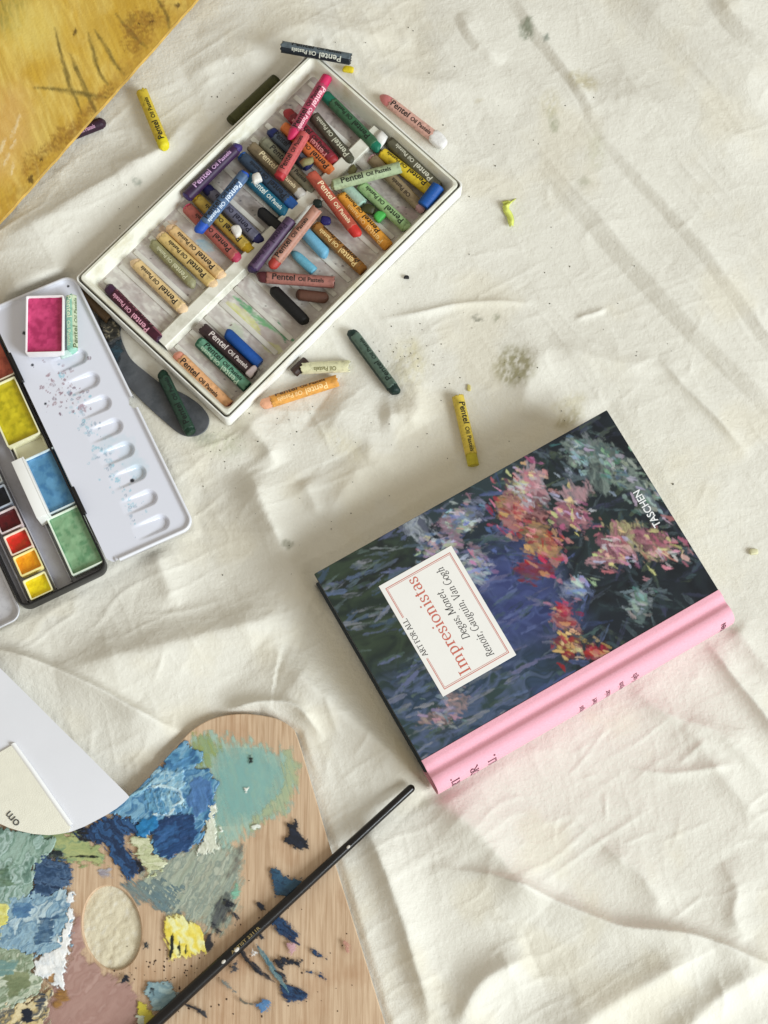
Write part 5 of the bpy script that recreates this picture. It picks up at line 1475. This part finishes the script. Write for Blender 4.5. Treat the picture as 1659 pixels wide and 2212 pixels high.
pastel('mint green oil pastel stub beside the magenta pan on the lid', (154, 640), (157, 762), (14.0, 13.6), (168, 226, 206), (206, 222, 186), (150, 214, 188), (.0, .94), 100, [(-26, (226, 238, 206), 1, -2), (50, (96, 110, 76), -1, 0)], ('flat', 'worn'), group=OUT, r=.0031, torn=1.0)

# ---- left row of the box, top layer first
F1 = 7.9      # on the tray floor
F2 = 13.6     # one layer up
pastel('dark purple oil pastel with lavender lettering leaning on the box wall', (402, 427), (517, 314), (12.2, 12.2), (64, 50, 120), (62, 34, 74), None, (.02, .93), 0, [(8, (214, 176, 220), 1, 0)], ('flat', 'worn'))
pastel('bright crimson pink oil pastel lying slanted on top of the pile', (626, 302), (707.4, 165), (14.4, 13.6), (222, 40, 98), (192, 66, 98), (214, 78, 108), (.14, .86), 30, [(10, K, 1, -1), (-42, (248, 196, 206), -1, 0)], ('cone', 'flat'))
pastel('coral red oil pastel lying slanted across the orange one', (602, 385.5), (657.8, 290), (14.6, 14.0), (196, 48, 56), (212, 88, 88), (222, 104, 104), (.10, 1.0), 20, [(8, K, 1, 1, 'full', .78)], ('flat', 'flat'))
pastel('dark red oil pastel under the crimson pink one', (618, 239), (725, 352), F1, (166, 46, 52), (146, 42, 56), (160, 56, 66), (.12, .92), 0, [(10, K, 1, 1), (-36, (220, 150, 150), -1, 1)], ('round', 'worn'))
pastel('charcoal olive oil pastel next to the dark red one', (761, 352), (675.7, 248.6), F1, (84, 82, 66), (86, 82, 66), (70, 68, 54), (.08, .96), 0, [(0, (196, 196, 176), 1, 0)], ('worn', 'worn'))
pastel('forest green oil pastel at the upper end of the box', (820.5, 324), (701.5, 205), (9.6, F1), (22, 124, 96), (62, 112, 76), (44, 92, 60), (.10, .86), 0, [(0, (22, 36, 26), 1, 0)], ('worn', 'flat'))
pastel('orange oil pastel under the coral red one', (717, 373.6), (610, 270), F1, (236, 128, 64), (234, 122, 56), None, (.06, .82), 0, [(0, K, 1, -3)], ('flat', 'worn'))
pastel('slate blue oil pastel with a navy tip', (582, 280), (668, 362), F1, (28, 40, 98), (78, 90, 106), None, (.16, .95), 0, [(0, (20, 22, 30), 1, 0, 'full', .8)], ('round', 'flat'))
pastel('pale grey olive oil pastel beside the slate blue one', (566, 303), (680, 414), F1, (140, 138, 120), (132, 130, 106), None, (.04, .96), 0, [(4, K, 1, 0)], ('flat', 'flat'))
pastel('khaki brown oil pastel with a whitish end', (542.7, 316), (657.8, 427), F1, (206, 202, 192), (132, 114, 84), (120, 104, 80), (.0, .88), 0, [(4, (220, 206, 168), 1, 0)], ('flat', 'worn'))
pastel('dark denim blue oil pastel with a blue tip', (638, 449), (521, 336), F1, (42, 98, 176), (54, 74, 98), (40, 58, 82), (.14, .97), 0, [(0, (18, 24, 34), 1, 0)], ('flat', 'flat'))
pastel('teal blue oil pastel with white lettering', (534.8, 383.5), (620, 465), (8.6, F1), (22, 108, 142), (30, 112, 142), (20, 92, 122), (.0, .94), 0, [(2, (214, 226, 222), 1, 0, 'full', .8)], ('flat', 'worn'))
pastel('black oil pastel stub beside the teal blue one', (560.6, 455), (604, 492.6), F1 - .2, (24, 24, 26), ends=('worn', 'flat'))
pastel('mid blue oil pastel lying slanted over the yellow and rose ones', (425.7, 502.6), (530.8, 373.6), (14.4, 14.8), (34, 86, 196), (74, 108, 152), (96, 130, 176), (.15, .97), 24, [(14, K, 1, 1), (-40, (206, 220, 236), -1, 1)], ('round', 'flat'))
pastel('navy oil pastel with a lavender grey wrapper', (566.5, 526), (443, 403), F1, (34, 34, 92), (112, 112, 134), (60, 60, 90), (.10, .88), 0, [(0, (30, 30, 50), 1, 0)], ('worn', 'worn'))
pastel('mustard yellow oil pastel beside the rose one', (542.7, 544), (423.7, 427), F1, (190, 152, 22), (202, 168, 66), None, (.10, .96), 0, [(0, K, 1, 0)], ('flat', 'flat'))
pastel('dusty rose oil pastel with a crimson end', (519.7, 566.5), (402.7, 447.5), F1, (210, 70, 104), (192, 98, 88), (200, 112, 104), (.10, .98), 0, [(0, K, 1, 0)], ('worn', 'flat'))
pastel('pale orange oil pastel, upper of the two lying side by side', (484, 602), (365, 489), F1 + .4, (244, 206, 160), (240, 198, 132), None, (.07, .93), 0, [(0, K, 1, 0)], ('worn', 'worn'))
pastel('buff yellow oil pastel, lower of the two lying side by side', (466, 620), (345, 507), F1, (238, 204, 158), (230, 196, 118), None, (.07, .96), 0, [(0, K, 1, 0)], ('worn', 'flat'))
pastel('greyish olive oil pastel below the buff yellow one', (420.5, 618), (327, 523), F1 - .6, (160, 158, 122), (152, 148, 104), (136, 132, 90), (.08, .96), 0, [(10, (206, 204, 170), 1, 0, 'full', .85)], ('worn', 'worn'), r=.0030)
pastel('pale peach oil pastel lying alone between empty places', (402.7, 675.7), (287.6, 562.6), F1, (246, 212, 168), (242, 206, 142), None, (.10, .93), 0, [(2, K, 1, 0)], ('worn', 'worn'))
pastel('dark maroon oil pastel at the lower end of the box', (345, 735), (230, 618), F1, (66, 30, 62), (76, 22, 44), (156, 92, 106), (.02, .86), 55, [(22, (226, 164, 186), 1, 0), (-44, (40, 16, 24), 1, 0)], ('flat', 'round'))
# ---- right row
pastel('tan brown oil pastel with a red tip lying slanted over the divider', (585, 578.5), (684.4, 451.5), (12.0, 16.0), (186, 62, 52), (194, 136, 114), (206, 150, 128), (.12, 1.0), 20, [(10, K, 1, -1, 'full', .95)], ('round', 'flat'))
pastel('violet oil pastel lying slanted beside the tan brown one', (629, 475), (541.6, 586), (14.4, 11.6), (60, 40, 84), (92, 66, 100), (74, 50, 86), (.0, .94), 0, [(-8, (40, 20, 50), 1, 0)], ('flat', 'worn'))
pastel('brick red oil pastel with pale lettering lying over the amber one', (671.7, 375.6), (774.9, 510.5), (15.4, 11.6), (218, 52, 46), (198, 84, 62), (212, 96, 72), (.0, .86), 0, [(6, (240, 214, 178), 1, -1)], ('flat', 'round'))
pastel('amber orange oil pastel in the right row', (840, 534), (733, 419), F1, (240, 164, 50), (244, 162, 46), (236, 150, 40), (.02, .96), 30, [(-24, (40, 28, 16), 1, 3), (34, (250, 206, 130), 1, -3)], ('flat', 'worn'))
pastel('pale sage green oil pastel lying across the others', (715, 401), (864, 361.7), (13.6, 14.2), (166, 186, 140), (178, 196, 152), None, (.03, 1.0), 0, [(-2, K, 1, 0)], ('worn', 'flat'))
pastel('light apple green oil pastel in the right row', (882, 494.6), (779, 399), F1, (176, 210, 152), (160, 200, 134), None, (.05, .97), 0, [(0, (36, 48, 30), 1, 0)], ('worn', 'flat'))
pastel('bright yellow oil pastel in the right row of the box', (928, 412), (824.5, 330), (F1 + .8, F1), (240, 210, 40), (240, 206, 36), None, (.0, .99), 0, [(-20, K, 1, 0)], ('flat', 'flat'))
pastel('dark grey olive oil pastel along the end wall of the box', (947.5, 407), (840, 304), F1, (90, 86, 66), (100, 96, 76), (84, 80, 62), (.02, .97), 0, [(0, (206, 204, 186), 1, 0)], ('flat', 'flat'))
pastel('tan oil pastel with a mauve pink tip', (915.8, 455), (800.7, 340), F1, (206, 160, 166), (152, 132, 98), (136, 118, 88), (.10, .97), 0, [(14, (50, 40, 30), 1, -4, 'short')], ('worn', 'flat'))
pastel('strong blue oil pastel stub lying across the yellow one', (948, 402), (914, 446), (13.4, 12.6), (14, 84, 170), ends=('flat', 'flat'), r=.0041)
pastel('pale mint oil pastel stub in the right row', (747, 405), (785, 443), F1, (168, 206, 188), (176, 208, 190), None, (.0, .9), 0, [], ('flat', 'worn'), torn=1.0)
pastel('light sky blue oil pastel stub, the longer thicker one', (658, 501), (706, 552), F1, (112, 180, 214), ends=('flat', 'worn'), r=.0036)
pastel('light sky blue oil pastel stub, the thinner one beside the tan stick', (630.9, 543), (678.5, 586.4), F1, (108, 184, 212), ends=('cone', 'flat'), r=.0028)
pastel('ochre brown oil pastel with pale lettering', (785.6, 586), (680.5, 487), F1, (176, 118, 44), (166, 112, 48), (190, 136, 66), (.08, .98), 10, [(16, (236, 208, 146), 1, 0), (-34, (50, 34, 18), 1, 0)], ('flat', 'flat'))
pastel('reddish brown oil pastel with a maroon tip lying crosswise', (555.5, 598), (722, 610), (12.2, 8.8), (88, 34, 40), (174, 110, 98), (150, 88, 80), (.12, 1.0), 10, [(-6, K, 1, 1)], ('round', 'flat'))
pastel('chocolate brown oil pastel stub', (640.8, 636), (708, 644), F1, (104, 68, 54), ends=('worn', 'worn'))
pastel('black oil pastel without its wrapper in the right row', (589, 624), (662, 697), F1, (22, 22, 24), ends=('worn', 'round'), r=.0034)
pastel('royal blue oil pastel stub without its wrapper', (488, 717), (561.4, 787), F1, (22, 84, 172), ends=('worn', 'flat'), r=.0034)
pastel('dark chocolate oil pastel with a crumpled pale end', (438.4, 709.4), (549.5, 810.6), F1, (58, 36, 38), (64, 44, 46), (52, 36, 40), (.0, .94), 0, [(4, (214, 204, 200), 1, 0)], ('flat', 'flat'), torn=.8)
pastel('sea green oil pastel with two toned wrapper', (428.5, 737), (533.6, 836.4), F1, (44, 110, 84), (104, 164, 134), (40, 98, 78), (.04, 1.0), 40, [(16, (20, 40, 30), 1, 0), (-40, (190, 220, 196), -1, 0)], ('flat', 'flat'))
pastel('peach orange oil pastel in the lower corner of the box', (379, 763), (494, 876), F1, (240, 158, 134), (246, 180, 122), None, (.11, 1.0), 0, [(-14, K, 1, -1)], ('round', 'flat'))

# ---- broken chunks and scraps
def chunk(label, c, z, size, col, seed, name='pastel_fragment', flat=.8, cat='pastel bit', m=None, rot=0):
    r = random.Random(seed)
    bm = bmesh.new()
    bmesh.ops.create_icosphere(bm, subdivisions=3, radius=1.0)
    for v in bm.verts:
        k = 1 + .22 * math.sin(3 * v.co.x + seed) * math.cos(2.3 * v.co.y - seed) + r.uniform(-.05, .05)
        p = v.co * k
        p = Vector([math.copysign(abs(q) ** .6, q) for q in p])
        v.co = Vector((p.x * size[0], p.y * size[1], p.z * size[2]))
    p = P(c[0], c[1], z)
    o = from_bm(name, bm, m or crayon_mat(col), None, True)
    o.location = p; o.rotation_euler = (r.uniform(-.15, .15), r.uniform(-.15, .15), math.radians(rot))
    tag(o, label, cat, 'broken bits of pastel')
    return o
chunk('white pastel lump lying on the blue pastels', (554.6, 386), .0160, (.0030, .0030, .0026), (240, 238, 230), 1, rot=20)
chunk('white rounded pastel lump lying on the navy and mustard pastels', (511, 499), .0130, (.0034, .0026, .0026), (240, 236, 226), 2, rot=-60)
chunk('blackish green pastel lump on the divider', (685.6, 440), .0128, (.0026, .0024, .0022), (24, 40, 36), 3)
chunk('dark olive pastel lump beside the bright green one', (795, 452), .0082, (.0042, .0030, .0024), (58, 62, 26), 4, rot=-20)
chunk('bright green pastel lump in the right row', (820, 468), .0078, (.0034, .0028, .0024), (74, 186, 80), 5, rot=50)
chunk('navy blue pastel lump beside the ochre pastel', (703, 477), .0084, (.0030, .0026, .0026), (36, 32, 104), 6)
chunk('yellow pastel lump under the end of the blue black pastel', (752, 150), float(ch([752], [150])[0]) + .0022, (.0036, .0020, .0018), (232, 206, 28), 7, rot=-14)
chunk('crumpled pale wrapper end of the dark chocolate pastel', (543, 803), .0098, (.0022, .0038, .0022), (206, 190, 190), 8, rot=-40)
chunk('crumpled white wrapper end of the pale pink pastel', (946, 302), float(ch([946], [302])[0]) + .0046, (.0056, .0040, .0034), (242, 240, 238), 9, rot=-38)
chunk('small white flake beside the rim of the box', (918, 284), float(ch([918], [284])[0]) + .0008, (.0046, .0012, .0006), (244, 242, 238), 10, rot=-45)
chunk('small black crumb below the corner of the box', (878, 599), float(ch([878], [599])[0]) + .0008, (.0016, .0010, .0010), (26, 26, 28), 11)
chunk('pale yellow crumb above the golden yellow pastel', (1013, 838), float(ch([1013], [838])[0]) + .0006, (.0010, .0020, .0008), (226, 212, 130), 12)
chunk('cream flake on the cloth beyond the end of the book', (1628, 1192), float(ch([1628], [1192])[0]) + .0010, (.0026, .0018, .0010), (226, 222, 180), 13)
chunk('torn mint coloured paper end of the stub on the lid', (142, 766), .0142, (.0034, .0022, .0012), (206, 232, 226), 14, rot=20)

def scrap(label, pts, z, col, seed, lift=.002, name='wrapper_scrap'):
    """torn bit of wrapper paper: a curled strip"""
    r = random.Random(seed)
    V = []; F = []
    base = P(pts[0][0][0], pts[0][0][1], z)
    for i, (a, b_) in enumerate(pts):
        for k in range(5):
            f = k / 4
            u, v = a[0] + (b_[0] - a[0]) * f, a[1] + (b_[1] - a[1]) * f
            p = P(u, v, z)
            V.append((p.x - base.x, p.y - base.y, lift * math.sin(math.pi * f) * (.6 + .5 * math.sin(i * 1.7 + seed)) + r.uniform(0, .0003)))
        if i:
            for k in range(4): F.append(((i - 1) * 5 + k, (i - 1) * 5 + k + 1, i * 5 + k + 1, i * 5 + k))
    o = mesh(name, V, F, mat(col, .6, .1, 400, .2))
    bm = bmesh.new(); bm.from_mesh(o.data); bmesh.ops.solidify(bm, geom=list(bm.faces), thickness=.00025); bmesh.ops.recalc_face_normals(bm, faces=bm.faces); bm.to_mesh(o.data); bm.free()
    o.location = base
    return tag(o, label, 'paper scrap', 'torn wrapper scraps')
zc1 = float(ch([1095], [460])[0])
scrap('curled lime green wrapper shaving lying on the bare cloth', [((1083, 436), (1088, 444)), ((1096, 432), (1098, 442)), ((1106, 436), (1098, 446)), ((1086, 446), (1098, 452)), ((1088, 458), (1104, 458)), ((1096, 470), (1108, 466)), ((1098, 480), (1110, 476)), ((1102, 491), (1108, 490))], zc1 + .001, (214, 222, 110), 3, .003)
scrap('olive wrapper scrap beside the coral red pastel', [((646, 350), (655, 362)), ((655, 342), (662, 358)), ((668, 340), (672, 356)), ((676, 338), (678, 350))], .0125, (140, 134, 92), 5)
scrap('white torn paper slip standing by the forest green pastel', [((806, 300), (822, 322)), ((814, 288), (832, 308)), ((822, 280), (838, 296))], .0105, (226, 224, 220), 6, .0012)
scrap('large pale torn paper under the sage green pastel', [((760, 345), (790, 375)), ((775, 330), (805, 358)), ((792, 318), (818, 342))], .0064, (214, 212, 208), 7, .0012)
scrap('olive wrapper scrap under the sage green pastel', [((750, 372), (758, 384)), ((757, 360), (768, 374)), ((764, 354), (772, 366))], .0098, (112, 110, 70), 8, .001)

# crumbs of wax dust too many to count
def crumbs():
    bm = bmesh.new(); r = random.Random(21)
    zones = [((870, 760), 40, 34), ((600, 300), 0, 0), ((330, 560), 60, 16), ((470, 960), 40, 16), ((1100, 700), 240, 60), ((860, 160), 160, 26), ((640, 1000), 120, 46), ((300, 430), 60, 12), ((1300, 1150), 200, 20), ((500, 220), 30, 14)]
    for (cx, cy), s, n in zones:
        for i in range(n):
            u, v = r.gauss(cx, s), r.gauss(cy, s)
            if not (-20 < u < 1680 and -20 < v < 2230): continue
            uu = np.array([u]); vv = np.array([v])
            if any(float(polysd(uu, vv, q)[0]) < 6 for q, _ in FOOT): continue
            h = float(ch([u], [v])[0]); p = P(u, v, h)
            rad = r.uniform(.00014, .00034) * (1.7 if r.random() < .08 else 1)
            bmesh.ops.create_icosphere(bm, subdivisions=1, radius=rad, matrix=Matrix.Translation((p.x, p.y, h + rad * .7)) @ Matrix.Diagonal((r.uniform(.7, 1.6), r.uniform(.7, 1.6), .8, 1)))
    o = from_bm('wax_crumbs', bm, mat((64, 58, 44), .7, .4, 30, 0), None, True)
    o['kind'] = 'stuff'; o['label'] = 'tiny dark crumbs of pastel wax scattered over the cloth'
crumbs()

# ---------------------------------------------------------------- palette knife and brush
def knife():
    z = .0016
    pts = [(203, 664), (232, 676), (260.5, 706), (260, 720), (266, 742), (283, 775.6), (316, 805), (357, 835), (394, 850), (428, 872), (448, 894.6), (452, 913), (443, 932), (420, 943), (391, 939), (353.5, 909.5), (309, 868.6), (279, 835), (257, 801.6), (238, 757), (219.5, 716)]
    o = P(330, 830, 0)
    root = thing('palette_knife', 'dark grey curved palette knife with paint crusted neck between tin and box', 'palette knife', (o.x, o.y, 0.0))
    sm = smooth_closed(pts, 4)
    h = max(float(ch([u], [v])[0]) for u, v in sm)
    zb = max(.0004, min(h, .003)) + .0002
    bm = bmesh.new()
    top = [P(u, v, zb) - o for u, v in sm]
    f = bm.faces.new([bm.verts.new((p.x, p.y, zb)) for p in top])
    ex = bmesh.ops.extrude_face_region(bm, geom=[f])
    for e in ex['geom']:
        if isinstance(e, bmesh.types.BMVert): e.co.z += .0012
    bmesh.ops.bevel(bm, geom=[e for e in bm.edges if abs(e.verts[0].co.z - e.verts[1].co.z) < 1e-6], offset=.0003, segments=1, affect='EDGES')
    sharp(from_bm('blade', bm, mat((82, 85, 90), .45, .35, 70, .25, key='steel', dirt=(40, 48, 54), dscale=60, damount=.9, spec=.5), root), 40)
    # old paint on the neck
    U, V = np.meshgrid(np.arange(196, 300, 1.5), np.arange(660, 830, 1.5))
    c = Canvas(U, V, (40, 42, 40))
    c.poly([(205, 664), (258, 704), (262, 722), (236, 744), (216, 712)], [(34, 34, 30), (70, 66, 56), (28, 28, 28), (150, 140, 116), (40, 40, 38)], height=.9, fine=3, stretch=3, ang=-20, edge=3)
    c.poly([(232, 745), (262, 735), (268, 760), (256, 790), (244, 772)], [(30, 56, 72), (52, 80, 94), (34, 44, 54)], height=.5, fine=4, edge=4, alpha=.9, dry=.2)
    c.a = c.a * sstep(0, 3, -polysd(U, V, pts))
    X, Y = Pn(U, V, zb + .0012)
    grid_attr('paint_crust', X - o.x, Y - o.y, zb + .0013 + .001 * c.h * c.a, c.col, attr_mat('crust', .6, alpha=True), root, alpha=c.a, keep=c.a > .05)
    # wooden handle end running off under the box
    A = P(196, 652, zb + .003); B = P(236, 690, zb + .003)
    d = (B - A).normalized(); L = .028
    V, F = stick_mesh(L, ('round', 'flat'), .0030, 5)
    hd = mesh('handle', V, F, mat((72, 52, 26), .5, .2, 150, .2), root)
    hd.rotation_euler = (0, 0, math.atan2(d.y, d.x)); q = (A + B) / 2 - o; hd.location = (q.x - d.x * .006, q.y - d.y * .006, zb + .0030)
knife()

def brush():
    A = P(893.8, 1697.5, .0105); B = P(337, 2209, .0100)
    d = (B - A); d.z = 0; d.normalize()
    zA = float(max(ch(np.linspace(880, 820, 8), np.linspace(1710, 1765, 8)))) + .0034
    zA = max(zA, .0095)
    B = P(337, 2209, ZB1 + .0042); A = P(893.8, 1697.5, zA)
    d = (B - A).normalized()
    side = Vector((-d.y, d.x, 0)).normalized(); up = d.cross(side)
    M = Matrix(((d.x, side.x, up.x), (d.y, side.y, up.y), (d.z, side.z, up.z)))
    root = thing('paint_brush', 'long black lacquered paint brush handle lying across the palette', 'paint brush', A, M.to_euler())
    prof = [(0, .0004), (.0003, .0012), (.001, .0020), (.002, .0023), (.02, .0023), (.06, .0026), (.12, .0031), (.18, .0034), (.215, .0034), (.235, .0030)]
    seg = 20; V = []; F = []
    for x, r in prof:
        for j in range(seg): V.append((x, r * math.sin(2 * math.pi * j / seg), r * math.cos(2 * math.pi * j / seg)))
    for i in range(len(prof) - 1):
        for j in range(seg): F.append((i * seg + j, (i + 1) * seg + j, (i + 1) * seg + (j + 1) % seg, i * seg + (j + 1) % seg))
    F.append(tuple(range(seg))); F.append(tuple((len(prof) - 1) * seg + j for j in range(seg))[::-1])
    LQ = mat((14, 10, 11), .3, .25, 120, .06, key='lacquer', coat=.3, dirt=(44, 40, 38), dscale=160, damount=.3, spec=.3)
    mesh('handle', V, F, LQ, root)
    V = []; F = []
    pr = [(.2352, .0030), (.246, .0031), (.262, .0033), (.266, .0030)]
    for x, r in pr:
        for j in range(seg): V.append((x, r * math.sin(2 * math.pi * j / seg), r * math.cos(2 * math.pi * j / seg)))
    for i in range(len(pr) - 1):
        for j in range(seg): F.append((i * seg + j, (i + 1) * seg + j, (i + 1) * seg + (j + 1) % seg, i * seg + (j + 1) % seg))
    mesh('ferrule', V, F, mat((190, 190, 194), .25, .05, 200, .05, metal=1.0, key='m'), root)
    V = []; F = []
    pr = [(.2662, .0029), (.276, .0034), (.286, .0022), (.291, .0004)]
    for x, r in pr:
        for j in range(seg): V.append((x, r * math.sin(2 * math.pi * j / seg), r * math.cos(2 * math.pi * j / seg)))
    for i in range(len(pr) - 1):
        for j in range(seg): F.append((i * seg + j, (i + 1) * seg + j, (i + 1) * seg + (j + 1) % seg, i * seg + (j + 1) % seg))
    mesh('bristles', V, F, mat((150, 120, 70), .7, .3, 900, .4), root)
    # gold stamp, read from the lower end up
    Vt, Ft = text_mesh('ARTIST 2311R', .0205, .0017, .01)
    x0 = (P(505, 2064, .009) - A).dot(d)
    out = []
    for v in Vt:
        x = x0 - v.x
        r = .0033 + .00022
        ph = -(v.y - .0002) / r + math.radians(12)
        out.append((x, r * math.sin(ph), r * math.cos(ph)))
    mesh('lettering', out, Ft, mat((150, 130, 84), .45, .1, 300, 0), root, smooth=False)
    # dried white specks
    for u, v, s in ((515, 2055, .0011), (486, 2080, .0009), (747, 1824, .0008)):
        x = (P(u, v, .009) - A).dot(d)
        bm = bmesh.new(); bmesh.ops.create_icosphere(bm, subdivisions=2, radius=1, matrix=Matrix.Translation((x, .0006, .0031)) @ Matrix.Diagonal((s * 1.6, s, .0005, 1)))
        from_bm('paint_speck', bm, mat((206, 200, 190), .6), root, True)
brush()
